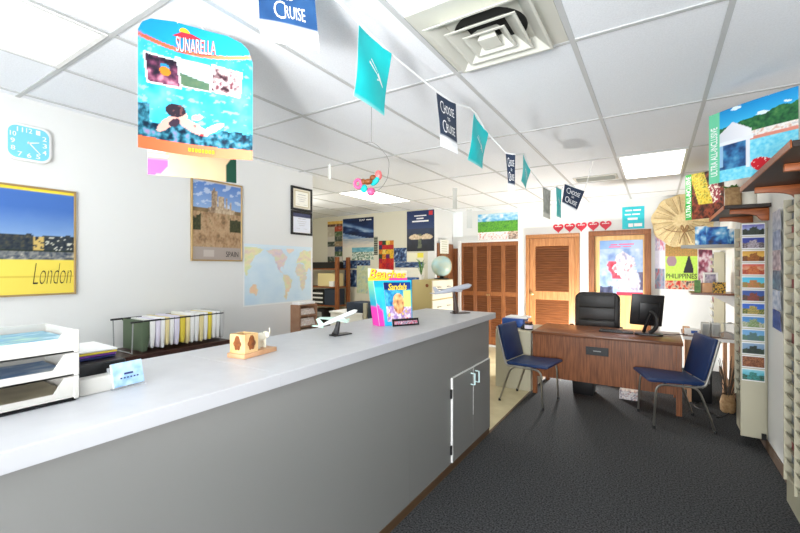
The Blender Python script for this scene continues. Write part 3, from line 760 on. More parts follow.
tag(obj('storage_box', MB().box(-5.76, -5.47, 6.2, 6.5, .751, 1.08, .006, 1), M['navy'], None, (-5.6, 6.35, .751)), 'dark box beside the drawer unit in the bookcase', 'box')
pr_ = thing('printer', 'black machine with grey front on the low bookcase shelf', 'printer', (-5.85, 6.35, .301))
obj('body', MB().box(-6.08, -5.78, 6.2, 6.5, .301, .66, .01), M['black'], pr_)
obj('front_panel', MB().box(-6.03, -5.83, 6.19, 6.2, .5, .6), M['greymetal'], pr_)

wd = thing('side_cabinet', 'white low cabinet in the alcove behind the mint airliner', 'cabinet', (-4.26, 5.25, 0))
obj('body', MB().box(-4.6, -3.93, 5.1, 5.55, .03, .77, .003, 1), M['white'], wd)
obj('top', MB().box(-4.62, -3.915, 5.085, 5.56, .77, .795, .003, 1), M['white'], wd)
obj('plinth', MB().box(-4.58, -3.95, 5.13, 5.53, 0, .03), M['laminate'], wd)
tag(obj('black_box', MB().box(-4.27, -3.935, 5.12, 5.5, .796, .955, .006), M['navy'], None, (-4.1, 5.3, .796)), 'dark navy box standing on the white low cabinet', 'box')
tag(obj('upright_panel', MB().box(-3.90, -3.83, 5.08, 5.12, 0, .96, .003, 1), M['beige'], None, (-3.87, 5.1, 0)), 'narrow beige upright beside the white low cabinet', 'post')
dk = thing('storage_cabinet', 'dark navy cabinet in the alcove beside the beige upright', 'cabinet', (-3.7, 5.3, 0))
obj('body', MB().box(-3.82, -3.56, 5.1, 5.55, .0, .955, .003, 1), M['navy'], dk)
obj('door', MB().box(-3.81, -3.57, 5.085, 5.1, .04, .93, .003, 1), M['navy'], dk)

fc = thing('file_cabinet', 'ivory lateral file cabinet with tan side, globe on top', 'file cabinet', (-3.22, 6.17, 0))
obj('body', MB().box(-3.41, -3.05, 5.77, 6.57, .0, 1.32, .003, 1), M['tan'], fc)
for k in range(4):
    d_ = obj('drawer', MB().box(-3.05, -3.035, 5.785, 6.555, .03+k*.325, .335+k*.325, .004, 1), M['cabwhite'], fc)
    for yy_ in (6.0, 6.36): obj('handle', MB().tube([(-3.035, yy_-.05, .22+k*.325), (-3.01, yy_-.05, .22+k*.325), (-3.01, yy_+.05, .22+k*.325), (-3.035, yy_+.05, .22+k*.325)], .006, 8), M['greymetal'], d_)
obj('lock', MB().lathe([(.028, 0), (.028, .004), (0, .006)], (-3.13, 5.77, 1.23), 16, Matrix.Rotation(PI/2, 4, 'X')), M['carved'], fc)
gl = thing('globe', 'pale blue world globe on the ivory file cabinet', 'globe', (-3.13, 6.3, 1.321))
obj('sphere', MB().ball((-3.13, 6.3, 1.545), .178, None, 4), M['globe'], gl)
obj('base', MB().lathe([(.13, 0), (.13, .012), (.04, .03), (.03, .05), (0, .052)], (-3.13, 6.3, 1.321), 28), M['black'], gl)
obj('meridian', MB().tube([(-3.13+.192*math.cos(a), 6.3, 1.545+.192*math.sin(a)) for a in [math.radians(-100+k*10) for k in range(20)]], .005, 8), M['goldframe'], gl)
pl = thing('potted_plant', 'thin leaved green plant beside the globe', 'plant', (-3.31, 5.9, 1.321))
obj('pot', MB().lathe([(.035, 0), (.05, .08), (.046, .08), (.032, .006), (0, .006)], (-3.31, 5.9, 1.321), 18), M['white'], pl)
lm = MB()
for k in range(26):
    a = random.uniform(0, 2*PI); r_ = random.uniform(.06, .17); h = random.uniform(.14, .30)
    pts = [Vector((-3.31, 5.9, 1.39)), Vector((-3.31+r_*.4*math.cos(a), 5.9+r_*.4*math.sin(a), 1.39+h*.8)), Vector((-3.31+r_*math.cos(a), 5.9+r_*math.sin(a), 1.39+h))]
    w = Vector((-math.sin(a), math.cos(a), 0))*.007
    lm.poly([pts[0]-w*.4, pts[0]+w*.4, pts[1]+w, pts[1]-w]); lm.poly([pts[1]-w, pts[1]+w, pts[2]])
obj('leaves', lm, M['leaf'], pl)

# alcove posters
def aw(x0, x1, z0, z1, y=AY-.0015): return [(x0, y, z0), (x1, y, z0), (x1, y, z1), (x0, y, z1)]
def collage(u, v):
    i, j = int(u*2), int(v*9); random.seed(i*31+j*7+3); base = random.choice([(60, 70, 60), (40, 60, 90), (140, 120, 90), (90, 60, 50), (180, 170, 150), (70, 90, 60), (196, 190, 180), (160, 60, 40)])
    if v > .93: return mix((206, 150, 50), (230, 200, 120), nz(u*9, v*30)+.5)
    return mix(base, (214, 206, 186), max(0, nz(u*8, v*22, i+j)*1.6))
def nightsea(u, v):
    n = nz(u*3+v*2, v*7, 3)
    return pal(.2+n*.5+.55*math.exp(-((v-.55+.45*(u-.4)+n*.2)/.11)**2)+(.5 if v < .12+.35*(.5-u) else 0), (14, 22, 44), (24, 48, 94), (100, 130, 170), (206, 216, 226))
def sand(u, v): return pal(v+nz(u*6, v*6)*.6, (216, 206, 190), (196, 190, 180), (150, 160, 170))
def coast(u, v):
    n = nz(u*12, v*9, 6); return pal(.5+n*1.6, (60, 80, 50), (110, 140, 120), (206, 216, 206), (230, 226, 206)) if v < .62 else mix((70, 140, 160), (150, 196, 206), nz(u*5, v*5)+.5)
def confetti(u, v):
    i, j = int(u*4), int(v*7); random.seed(i*17+j*5+1)
    c = random.choice([(196, 30, 34), (224, 176, 40), (206, 120, 30), (60, 40, 80), (180, 24, 30), (40, 60, 40), (230, 200, 90), (90, 30, 90)])
    if v < .42: c = mix(c, (190, 24, 32), .75)
    return mix(c, (30, 24, 24), max(0, nz(u*14, v*20)*1.3))
def blues(s):
    def f(u, v): return pal(.45+nz(u*6, v*5, s)*1.5, (16, 26, 54), (34, 58, 100), (80, 110, 150), (196, 206, 214))
    return f
def egypt(u, v):
    if .8 < u < .94 and .88 < v < .97: return (206, 50, 56)
    if (((u-.30)/.22)**2+((v-.36+.10*abs(u-.3))/.065)**2 < 1) or (((u-.72)/.22)**2+((v-.36+.10*abs(u-.72))/.065)**2 < 1): return pal(.6+nz(u*16, v*16), (180, 150, 110), (232, 216, 190))
    if abs(u-.48) < .05+.12*max(0, .3-v) and .08 < v < .42: return pal(.5+nz(u*18, v*12), (60, 70, 60), (130, 130, 100))
    if v > .55: return mix((44, 64, 104), (24, 44, 90), (v-.55)/.45)
    return mix((24, 26, 34), (46, 58, 84), v/.55+nz(u*6, v*6)*.4)
def greenmap(u, v): return pal(.5+nz(u*4, v*6, 2)*1.4, (176, 190, 150), (206, 210, 170), (150, 180, 180))
poster('collage_strip', 'tall narrow collage poster above the wooden bookcase', 'poster', aw(-6.14, -5.71, 1.55, 2.53), collage, 24, 54)
random.seed(11)
r = poster('sea_poster', 'dark blue sea poster high on the alcove wall', 'poster', aw(-5.70, -4.882, 2.125, 2.56), nightsea, 40, 26, children=True)
lettering('LEAP', aw(-5.70, -4.882, 2.125, 2.56), .55, .72, .84, .93, M['letterwhite'], r); textline(aw(-5.70, -4.882, 2.125, 2.56), [(.77, .93, .86, .90)], M['letterwhite'], r)
poster('sand_poster', 'pale sandy beach poster below the dark blue sea poster', 'poster', aw(-5.70, -4.882, 1.945, 2.12), sand, 24, 10)
poster('coast_poster', 'poster of a green and white coast town, below the sand poster', 'poster', aw(-5.45, -4.882, 1.676, 1.94), coast, 36, 18)
poster('film_strip', 'narrow dark film strip picture left of the red festival poster', 'poster', aw(-4.876, -4.782, 1.775, 2.145), lambda u, v: (40, 40, 40) if (v*8) % 1 < .25 else mix((90, 100, 90), (170, 170, 150), nz(u*5, v*20)+.5), 8, 40)
poster('festival_poster', 'red and yellow patchwork festival poster', 'poster', aw(-4.755, -4.392, 1.435, 2.06), confetti, 32, 54)
poster('blue_picture', 'dark blue landscape picture right of the red festival poster', 'poster', aw(-4.388, -4.092, 1.63, 1.905), blues(3), 20, 18)
egc = aw(-4.087, -3.49, 1.83, 2.605)
r = poster('statue_poster', 'tall navy poster with winged pale shape and red square mark', 'poster', egc, egypt, 44, 60, children=True)
textline(egc, [(.28, .72, .86, .885), (.36, .62, .79, .82), (.2, .8, .72, .755)], M['letterwhite'], r)
poster('blue_picture', 'small blue mountain picture above the green chart', 'poster', aw(-5.70, -5.32, 1.50, 1.67), blues(5), 18, 8)
poster('blue_picture', 'long blue picture beside the top of the green chart', 'poster', aw(-5.315, -4.97, 1.56, 1.67), blues(9), 16, 6)
poster('blue_picture', 'dark blue picture at the left edge of the green chart', 'poster', aw(-5.65, -5.325, 1.11, 1.47), blues(7), 16, 18)
poster('green_chart', 'pale green chart low on the alcove wall', 'poster', aw(-5.318, -5.03, .98, 1.55), greenmap, 16, 30)
poster('blue_banner', 'long navy picture strip below the navy statue poster', 'poster', aw(-4.36, -3.72, 1.52, 1.625), blues(12), 36, 8)
poster('yellow_notice', 'cream and yellow notice just below the navy statue poster', 'poster', aw(-4.08, -3.72, 1.635, 1.80), lambda u, v: (236, 224, 80) if u > .6 and v > .4 else (232, 228, 200), 12, 8)
poster('white_notice', 'long white notice behind the file cabinet', 'poster', aw(-4.23, -3.70, 1.34, 1.51), lambda u, v: mix((236, 234, 222), (226, 222, 206), nz(u*4, v*4)+.5), 8, 6)
poster('red_blue_poster', 'blue and red poster between dispenser and tan cabinet side', 'poster', aw(-4.33, -3.75, .80, 1.33), lambda u, v: (196, 40, 50) if (u-.3)**2+(v-.85)**2*.7 < .02 else pal(.5+nz(u*4, v*5, 8)*1.4, (30, 60, 130), (60, 100, 170), (170, 180, 200)), 20, 20)
rc = [(-3.435, 7.215, 1.80), (-3.435, 7.43, 1.80), (-3.435, 7.43, 2.0), (-3.435, 7.215, 2.0)]
rc = [(-3.428, 6.83, 1.785), (-3.428, 7.20, 1.785), (-3.428, 7.20, 2.05), (-3.428, 6.83, 2.05)]
poster('paper_notice', 'white paper notice on the brown doorway frame', 'notice', rc, lambda u, v: (206, 210, 190) if (v*6) % 1 < .3 and .15 < u < .85 else (240, 240, 230), 16, 24)

# ------------------------------------------------------------------ back wall
def meadow(u, v):
    n = nz(u*9, v*9, 2); n2 = nz(u*24, v*20, 5)
    if v > .70: return pal(.4+n*1.3+(v-.7), (70, 160, 220), (150, 206, 236), (240, 246, 250))
    if v > .28: return pal(.5+n2*1.2+(v-.5)*.6, (60, 130, 40), (110, 180, 60), (40, 100, 60))
    if u > .78: return pal(.5+n2*1.6, (120, 60, 40), (240, 220, 200), (60, 40, 40))
    return pal(.6+n2*1.5, (214, 80, 60), (246, 240, 236), (250, 250, 250))
gc = wb(-2.94, -2.16, 2.055, 2.55)
poster('meadow_poster', 'wide green meadow poster above the bifold louvre doors', 'poster', gc, meadow, 60, 36)
def heart(x, z, s, lab):
    pts = []
    for k in range(36):
        t = 2*PI*k/36; pts.append((x+s*(16*math.sin(t)**3)/17, z+s*(13*math.cos(t)-5*math.cos(2*t)-2*math.cos(3*t)-math.cos(4*t))/17))
    r = thing('paper_heart', lab, 'heart', (x, 7.4995, z), 'red hearts above the louvre door')
    obj('card', MB().prism(pts, 7.494, 7.499, 'y'), M['red'], r)
    c = wb(x-s, x+s, z-s, z+s, 7.494)
    textline(c, [(.22, .34, .60, .67), (.37, .5, .61, .68), (.53, .64, .60, .67), (.67, .78, .61, .67)], M['letterwhite'], r, eps=.002)
for k, lab in enumerate(('leftmost of the five red paper hearts', 'second red paper heart from the left', 'middle one of the five red paper hearts', 'fourth red paper heart from the left', 'rightmost of the five red paper hearts')):
    heart(-1.45+k*.186, 2.215+.003*k, .094, lab)
tcn = wb(-.465, -.155, 2.145, 2.50)
r = poster('teal_sign', 'teal paper sign with white lines above the dark framed door', 'sign', tcn, lambda u, v: mix((30, 190, 206), (60, 206, 216), nz(u*4, v*4)+.5), 12, 12, children=True)
textline(tcn, [(.15, .45, .80, .87), (.5, .85, .80, .87), (.12, .4, .62, .68), (.45, .8, .62, .68), (.25, .7, .40, .50), (.28, .5, .08, .24), (.54, .9, .10, .24)], M['letterwhite'], r)
# poster on the framed door: a plain festive abstract
def festive(u, v):
    n = nz(u*4, v*5, 7); n2 = nz(u*12, v*12, 9)
    if v > .84: return mix((120, 156, 206), (170, 192, 224), u+n)
    w = u+.25*(v-.5)+n*.25
    if .24 < w < .42 and .30 < v < .62: return mix((200, 36, 60), (220, 110, 124), n2+.5)
    if .38 < w < .82 and .08 < v < .80-.5*abs(u-.55): return pal(.5+n2*1.2+n*.8, (150, 150, 180), (206, 196, 206), (222, 220, 226), (206, 130, 140))
    if w > .84 and .1 < v < .42: return mix((60, 60, 80), (130, 120, 150), n2+.5)
    if v < .16+n*.1 and u < .32: return mix((40, 44, 70), (110, 116, 150), n2+.4)
    if v < .06 and u > .4: return (214, 60, 80)
    return pal(.5+n*1.2+n2*.4, (112, 138, 186), (160, 182, 216), (206, 214, 230))
mc = [(-.79, 7.468, 1.07), (-.175, 7.468, 1.07), (-.175, 7.468, 1.965), (-.79, 7.468, 1.965)]
r = poster('door_poster', 'pale blue, red and white festive poster on the framed plywood door', 'poster', mc, festive, 56, 72, children=True)
textline(mc, [(.26, .42, .91, .93), (.45, .8, .915, .935), (.22, .5, .87, .89), (.54, .74, .875, .89)], M['pink'], r)
def narrowp(u, v):
    n = nz(u*4, v*9, 3)
    return pal(.5+n*1.5, (196, 60, 90), (236, 226, 240), (180, 170, 206)) if v > .7 else (pal(.5+n, (214, 210, 232), (240, 236, 246)) if v > .38 else pal(.5+n*1.3, (90, 110, 140), (150, 160, 180), (196, 90, 100)))
poster('narrow_poster', 'narrow lilac poster between dark door frame and green poster', 'poster', wb(-.012, .112, 1.19, 2.03), narrowp, 12, 60)
def phil(u, v):
    n = nz(u*20, v*20, 2)
    if v > .72: return pal(.5+.5*math.sin(u*60)*math.sin(v*90)+n*.6, (150, 110, 60), (206, 150, 80), (110, 120, 60))
    if v < .20: return pal(.5+nz(u*8, v*10, 5)*1.7, (150, 40, 40), (206, 70, 50), (206, 190, 160), (80, 60, 60))
    if (u-.2)**2*2+(v-.62)**2*3 < .05 and v > .5: return (160, 130, 140)
    if .58 < u < .88 and .36 < v < .72 and abs(u-.74) < .17*(1.05-(v-.36)/.4): return (40, 34, 44)
    return mix((176, 220, 70), (206, 236, 110), n+.5)
pc_ = wb(.122, .525, 1.19, 1.885)
r = poster('green_poster', 'lime green poster with dark capital letters under the straw fan', 'poster', pc_, phil, 60, 60, children=True)
lettering('PHILIPPINES', pc_, .03, .98, .235, .345, M['letterdark'], r, name='title', bold=.01)
poster('pink_collage', 'dark pink collage poster right of the lime green poster', 'poster', wb(.535, .70, 1.22, 1.80), lambda u, v: pal(.5+nz(u*3, v*7, 17)*1.6, (90, 40, 60), (150, 70, 90), (206, 180, 190), (230, 224, 220)), 14, 36)
# straw fan
sf = thing('straw_fan', 'big round woven straw fan with twine bow on the back wall', 'fan', (.33, 7.46, 2.22))
mb = MB(); bm = mb.bm; n = 60; rings = []
for (rr, yy_) in ((.0, 7.44), (.10, 7.432), (.12, 7.442), (.25, 7.43), (.29, 7.452), (.385, 7.455)):
    ring = []
    for k in range(n):
        a = 2*PI*k/n; q = rr*(1+(.03 if rr > .2 else .01)*math.sin(9*a)); ring.append(bm.verts.new((.335+q*math.cos(a), yy_-.012*math.sin(a*15)*(rr > .1), 2.23+q*1.02*math.sin(a))))
    rings.append(ring)
for A_, B_ in zip(rings, rings[1:]):
    for k in range(n): bm.faces.new((A_[k], A_[(k+1) % n], B_[(k+1) % n], B_[k]))
bmesh.ops.remove_doubles(bm, verts=list(bm.verts), dist=.0001); 
bmesh.ops.solidify(bm, geom=list(bm.faces), thickness=.012)
obj('woven_disc', mb, M['straw'], sf)
obj('rim', MB().tube([(.335+.385*(1+.03*math.sin(9*a))*math.cos(a), 7.455, 2.23+.393*(1+.03*math.sin(9*a))*math.sin(a)) for a in [2*PI*k/60 for k in range(60)]], .009, 8, True), M['straw'], sf)
rb = MB()
for k in range(24):
    a = 2*PI*k/24+.1; rb.tube([(.335+.13*math.cos(a), 7.415, 2.23+.13*math.sin(a)), (.335+.25*math.cos(a), 7.408, 2.23+.25*math.sin(a)), (.335+.37*math.cos(a), 7.435, 2.23+.37*math.sin(a))], .003, 5)
rb.tube([(.1, 7.41, 2.12), (.2, 7.40, 2.07), (.36, 7.395, 2.05), (.5, 7.40, 2.10), (.6, 7.41, 2.15)], .006, 6, smooth=2)
obj('stitching', rb, M['twine'], sf)
bw = MB()
for s in (-1, 1): bw.tube([(.36, 7.385, 2.05), (.36+s*.05, 7.375, 2.11), (.36+s*.03, 7.37, 2.17), (.36, 7.385, 2.06)], .01, 6, smooth=2); bw.tube([(.36, 7.385, 2.05), (.36+s*.04, 7.385, 1.97), (.36+s*.06, 7.39, 1.88)], .007, 6, smooth=2)
obj('bow', bw, M['twine'], sf)

# ------------------------------------------------------------------ desk group
dk = thing('office_desk', 'walnut office desk with full front panel and black recessed pull', 'desk', (-.52, 5.4, 0))
obj('desktop', MB().box(-1.275, .235, 5.0, 5.80, .725, .757, .003), M['walnuttop'], dk)
obj('front_panel', MB().box(-1.225, .185, 5.035, 5.06, .212, .725, .002, 1), M['walnut'], dk)
for x in (-1.27, .175): obj('leg', MB().box(x, x+.05, 5.03, 5.08, 0, .725, .003, 1), M['walnut'], dk)
for x in (-1.27, .175): obj('leg', MB().box(x, x+.05, 5.72, 5.77, 0, .725, .003, 1), M['walnut'], dk)
for x in (-1.265, .18): obj('side_panel', MB().box(x, x+.04, 5.08, 5.72, .212, .725), M['walnut'], dk)
pu = obj('recessed_pull', frame_mb([(-.675, 5.035, .535), (-.445, 5.035, .535), (-.445, 5.035, .628), (-.675, 5.035, .628)], .022, .01), M['black'], dk)
obj('pull_recess', MB().box(-.655, -.465, 5.028, 5.035, .555, .61), M['black'], dk)
obj('pull_badge', MB().box(-.60, -.52, 5.024, 5.028, .578, .588), M['greymetal'], pu)
tag(obj('waste_bin', MB().prism([(-.85, 0), (-.63, 0), (-.61, .3), (-.87, .3)], 5.26, 5.50, 'y', .01), M['black'], None, (-.74, 5.38, 0)), 'black bin on the floor under the walnut desk', 'bin')
poster('printed_box', 'small box with grey and red print on the carpet under the desk', 'box', [(-.36, 5.46, .002), (-.165, 5.46, .002), (-.165, 5.46, .10), (-.36, 5.46, .10)], lambda u, v: pal(.6+nz(u*7, v*5, 4)*1.6, (150, 60, 60), (206, 206, 206), (240, 240, 240), (110, 110, 130)), 20, 10, t=.12)
# monitor seen from behind
mo = thing('computer_monitor', 'black flat computer monitor seen from behind on the walnut desk', 'monitor', (-.06, 5.45, .758))
mM = Matrix.Translation((-.09, 5.46, 1.035)) @ Matrix.Rotation(math.radians(12), 4, 'Z') @ Matrix.Rotation(math.radians(8), 4, 'X') @ Matrix.Rotation(math.radians(3), 4, 'Y')
obj('shell', MB().obox(mM, .325, .03, .36, .008), M['black'], mo)
obj('screen', MB().obox(mM @ Matrix.Translation((0, .016, 0)), .30, .002, .33), M['hole'], mo)
obj('back_bulge', MB().obox(mM @ Matrix.Translation((.02, -.022, -.02)), .2, .02, .22, .008), M['black'], mo)
obj('stand', MB().tube([(-.06, 5.40, .78), (-.0, 5.385, .84), (.01, 5.385, .92), (-.015, 5.40, 1.0), (-.06, 5.42, 1.02)], .022, 8, smooth=2).tube([(-.12, 5.44, .78), (-.1, 5.42, .86), (-.05, 5.41, 1.0)], .018, 8, smooth=2), M['black'], mo)
obj('base', MB().prism(rrect(-.07, 5.43, .14, .10, .05), .758, .776, 'z', .003), M['black'], mo)
kb = thing('keyboard', 'black keyboard lying on the walnut desk beside the monitor', 'keyboard', (-.38, 5.45, .758))
obj('tray', MB().box(-.58, -.22, 5.36, 5.52, .758, .772, .004), M['black'], kb)
km = MB()
for i in range(13):
    for j in range(4): km.box(-.572+i*.0265, -.549+i*.0265, 5.372+j*.036, 5.402+j*.036, .772, .779)
obj('keys', km, M['black'], kb)
tag(obj('monitor_cable', MB().tube([(.05, 5.5, .766), (.12, 5.47, .766), (.18, 5.5, .766), (.235, 5.56, .768), (.30, 5.62, .76)], .005, 7, smooth=2), M['cable'], None, (.1, 5.5, .766)), 'black cable running from the monitor to the side table', 'cable')
# office chair
oc = thing('office_chair', 'black padded leather office chair behind the walnut desk', 'office chair', (-.70, 6.2, 0))
bkM = Matrix.Translation((-.70, 6.32, .86)) @ Matrix.Rotation(math.radians(-8), 4, 'X')
obj('backrest', MB().prism(rrect(-.70, .86, .285, .315, .10), 6.26, 6.36, 'y', .03), M['leather'], oc)
tf = MB()
for k, z in enumerate((.70, .88, 1.05)): tf.obox(Matrix.Translation((-.70, 6.256, z)), .46, .03, .172, .012, 3)
obj('back_cushion', tf, M['leather'], oc)
obj('seat', MB().box(-.97, -.43, 5.90, 6.30, .44, .54, .035, 3), M['leather'], oc)
for s in (-1, 1):
    x = -.70+s*.30
    obj('armrest', MB().tube([(x, 6.28, .50), (x, 6.26, .66), (x+s*.01, 6.18, .715), (x+s*.01, 5.98, .715), (x, 5.93, .62), (x, 5.97, .50)], .022, 10, smooth=2), M['black'], oc)
obj('gas_column', MB().lathe([(.03, .1), (.03, .3), (.022, .3), (.022, .44)], (-.70, 6.12, 0), 16), M['black'], oc)
for k in range(5):
    a = 2*PI*k/5+.3; e = Vector((-.70+.29*math.cos(a), 6.12+.29*math.sin(a), .07))
    lg = obj('base_leg', MB().tube([(-.70, 6.12, .12), e], lambda t: .025-.008*t, 8), M['black'], oc)
    obj('caster', MB().lathe([(.0, -.02), (.027, -.018), (.027, .018), (0, .02)], (e.x, e.y, .028), 14, Matrix.Rotation(PI/2, 4, 'X') @ Matrix.Rotation(a, 4, 'Y')), M['black'], lg)

# blue chairs
def blue_chair(label, loc, ang):
    r = thing('side_chair', label, 'chair', (0, 0, 0), 'blue side chairs at the desk')
    seat = MB(); pts = [(-.175, .425), (.28, .435), (.305, .45), (.30, .468), (.26, .475), (0, .462), (-.17, .462)]
    seat.prism([(p[0], p[1]) for p in pts], -.225, .225, 'y', .008); obj('seat', seat, M['blueseat'], r)
    bk_ = MB(); pts = [(-.185, .475), (-.158, .47), (-.25, .84), (-.262, .865), (-.283, .862), (-.288, .84)]
    bk_.prism(pts, -.22, .22, 'y', .008); obj('backrest', bk_, M['blueseat'], r)
    for s in (-1, 1):
        y = s*.235
        obj('side_frame', MB().tube([(-.285, y, .85), (-.19, y, .47), (-.17, y, .425), (-.12, y, .413), (.15, y, .418)], .011, 10, smooth=2), M['steel'], r)
        obj('leg', MB().tube([(.10, y, .418), (.19, y, .418), (.225, y, .39), (.235, y, .34), (.25, y, .012)], .011, 10, smooth=2), M['steel'], r)
        obj('leg', MB().tube([(-.06, y, .413), (-.10, y, .40), (-.14, y, .35), (-.25, y, .012)], .011, 10, smooth=2), M['steel'], r)
        for x in (.25, -.25): obj('foot', MB().lathe([(.014, 0), (.014, .02), (.011, .028)], (x, y, .001), 12), M['black'], r)
    obj('cross_bar', MB().tube([(-.15, -.235, .413), (-.15, .235, .413)], .009, 8).tube([(.14, -.235, .418), (.14, .235, .418)], .009, 8), M['steel'], r)
    r.location = loc; r.rotation_euler = (0, 0, ang); return r
ch1 = blue_chair('blue chair with chrome legs left of the desk, on the vinyl edge', (-1.235, 4.735, 0), math.radians(-8))
ch2 = copy_thing(ch1, 'blue chair with chrome legs in front of the desk, right end'); ch2.location = (.15, 4.835, 0); ch2.rotation_euler = (0, 0, math.radians(197.6))

# tan two drawer cabinet left of the desk and things on it
fc2 = thing('file_cabinet', 'low tan two drawer file cabinet left of the walnut desk', 'file cabinet', (-1.52, 5.4, 0))
obj('body', MB().box(-1.745, -1.30, 5.06, 5.75, 0, .735, .004, 1), M['beige'], fc2)
for k in range(2):
    d_ = obj('drawer', MB().box(-1.735, -1.31, 5.75, 5.765, .03+k*.35, .365+k*.35, .004, 1), M['beige'], fc2)
    obj('handle', MB().box(-1.6, -1.45, 5.765, 5.78, .25+k*.35, .28+k*.35, .004, 1), M['greymetal'], d_)
tag(obj('blue_binder', MB().box(-1.74, -1.46, 5.30, 5.56, .736, .85, .008), M['bluebook'], None, (-1.6, 5.43, .736)), 'blue binder stack on the tan cabinet behind the left chair', 'binder')
tag(obj('paper_stack', MB().box(-1.70, -1.42, 5.32, 5.56, .851, .872, .003, 1), M['white'], None, (-1.56, 5.44, .851)), 'white papers lying on the blue binder', 'paper')
tag(obj('stapler', MB().prism([(5.18, .736), (5.32, .736), (5.32, .75), (5.3, .79), (5.2, .77)], -1.46, -1.42, 'x', .003), M['black'], None, (-1.44, 5.25, .736)), 'black stapler on the tan cabinet beside the blue binder', 'stapler')
jr = thing('desk_jar', 'small jar with pale label on the tan cabinet at the desk corner', 'jar', (-1.36, 5.2, .736))
obj('jar', MB().lathe([(.045, 0), (.05, .01), (.05, .075), (.04, .085)], (-1.36, 5.2, .736), 20), M['black'], jr)
obj('label_band', MB().lathe([(.0512, .018), (.0512, .065)], (-1.36, 5.2, .736), 20), M['lilac'], jr)
obj('lid', MB().lathe([(.046, .085), (.046, .10), (0, .102)], (-1.36, 5.2, .736), 20), M['carved'], jr)

# side table right of the desk
stb = thing('side_table', 'brown topped side table in the back right corner', 'table', (.53, 5.9, 0))
obj('tabletop', MB().box(.265, .775, 5.60, 6.25, .715, .745, .003, 1), M['walnuttop'], stb)
obj('front_edge_strip', MB().box(.262, .777, 5.585, 5.60, .712, .746), M['whiteedge'], stb)
for (x, y) in ((.30, 5.64), (.68, 5.64), (.30, 6.18), (.68, 6.18)): obj('leg', MB().box(x, x+.04, y, y+.04, 0, .715, .003, 1), M['rosewood'], stb)
tb = thing('tissue_box', 'white tissue box with blue mark at the left of the side table', 'box', (.34, 5.78, .746))
obj('carton', MB().box(.28, .42, 5.72, 5.84, .746, .815, .003, 1), M['white'], tb)
obj('blue_mark', MB().box(.34, .40, 5.717, 5.72, .77, .80), M['bluebook'], tb)
tag(obj('pink_box', MB().box(.27, .34, 5.86, 5.95, .746, .82, .003, 1), M['rosewood'], None, (.30, 5.9, .746)), 'small peach coloured box behind the white tissue box', 'box')
for k in range(2):
    sp = thing('speaker', ['grey speaker on the side table, left of the pair', 'grey speaker on the side table, right of the pair'][k], 'speaker', (.48+.09*k, 5.75, .746), 'grey desktop speakers')
    x = .435+k*.09
    obj('cabinet', MB().box(x, x+.083, 5.70, 5.82, .746, .90, .012), M['papergrey'], sp)
    obj('grille', MB().box(x+.012, x+.071, 5.694, 5.70, .765, .885, .002, 1), M['greymetal'], sp)
bn = thing('wire_basket', 'tangled wire rack at the right of the side table', 'rack', (.69, 5.75, .746))
wm = MB()
for k in range(12):
    a = PI*k/11; wm.tube([(.64+.10*k/11, 5.68, .75), (.64+.10*k/11, 5.70, .88+.05*math.sin(a)), (.64+.10*k/11, 5.78, .90)], .0028, 5, smooth=1)
wm.tube([(.62, 5.68, .75), (.76, 5.68, .75)], .004, 6).tube([(.62, 5.78, .90), (.76, 5.78, .90)], .004, 6)
wm.tube([(.60, 5.66, .755), (.58, 5.64, .80), (.64, 5.63, .83), (.70, 5.65, .80), (.72, 5.64, .76)], .006, 6, smooth=2)
obj('wires', wm, M['greymetal'], bn)
pcn = thing('computer_tower', 'black computer tower on the floor behind the right blue chair', 'computer', (.40, 5.55, 0))
obj('case', MB().box(.34, .53, 5.68, 6.1, .0, .42, .006), M['black'], pcn)
obj('drive_panel', MB().box(.36, .51, 5.672, 5.68, .22, .38, .002, 1), M['greymetal'], pcn)
dr = thing('dried_branches', 'bundle of dry twigs standing under the side table', 'branches', (.64, 5.45, 0))
tw = MB(); random.seed(5)
for k in range(34):
    a = random.uniform(0, 2*PI); r_ = random.uniform(.04, .15); h = random.uniform(.3, .62)
    tw.tube([(.64, 5.45, .08), (.64+r_*.4*math.cos(a), 5.45+r_*.4*math.sin(a), h*.6), (.64+min(.12, r_)*math.cos(a), 5.45+r_*math.sin(a), h)], .0028, 5, smooth=1)
obj('twigs', tw, M['twig'], dr)
obj('vase', MB().lathe([(.05, 0), (.065, .02), (.07, .10), (.05, .19), (.045, .19), (.06, .1), (.05, .012), (0, .012)], (.64, 5.45, .001), 20), M['basket'], dr)
tag(obj('floor_cable', MB().tube([(.40, 5.66, .01), (.34, 5.5, .008), (.42, 5.35, .008), (.56, 5.25, .008), (.50, 5.15, .008), (.62, 5.3, .008), (.70, 5.6, .02), (.72, 5.9, .3)], .006, 7, smooth=3), M['cable'], None, (.5, 5.4, .008)), 'black cable loop on the carpet behind the right chair', 'cable')

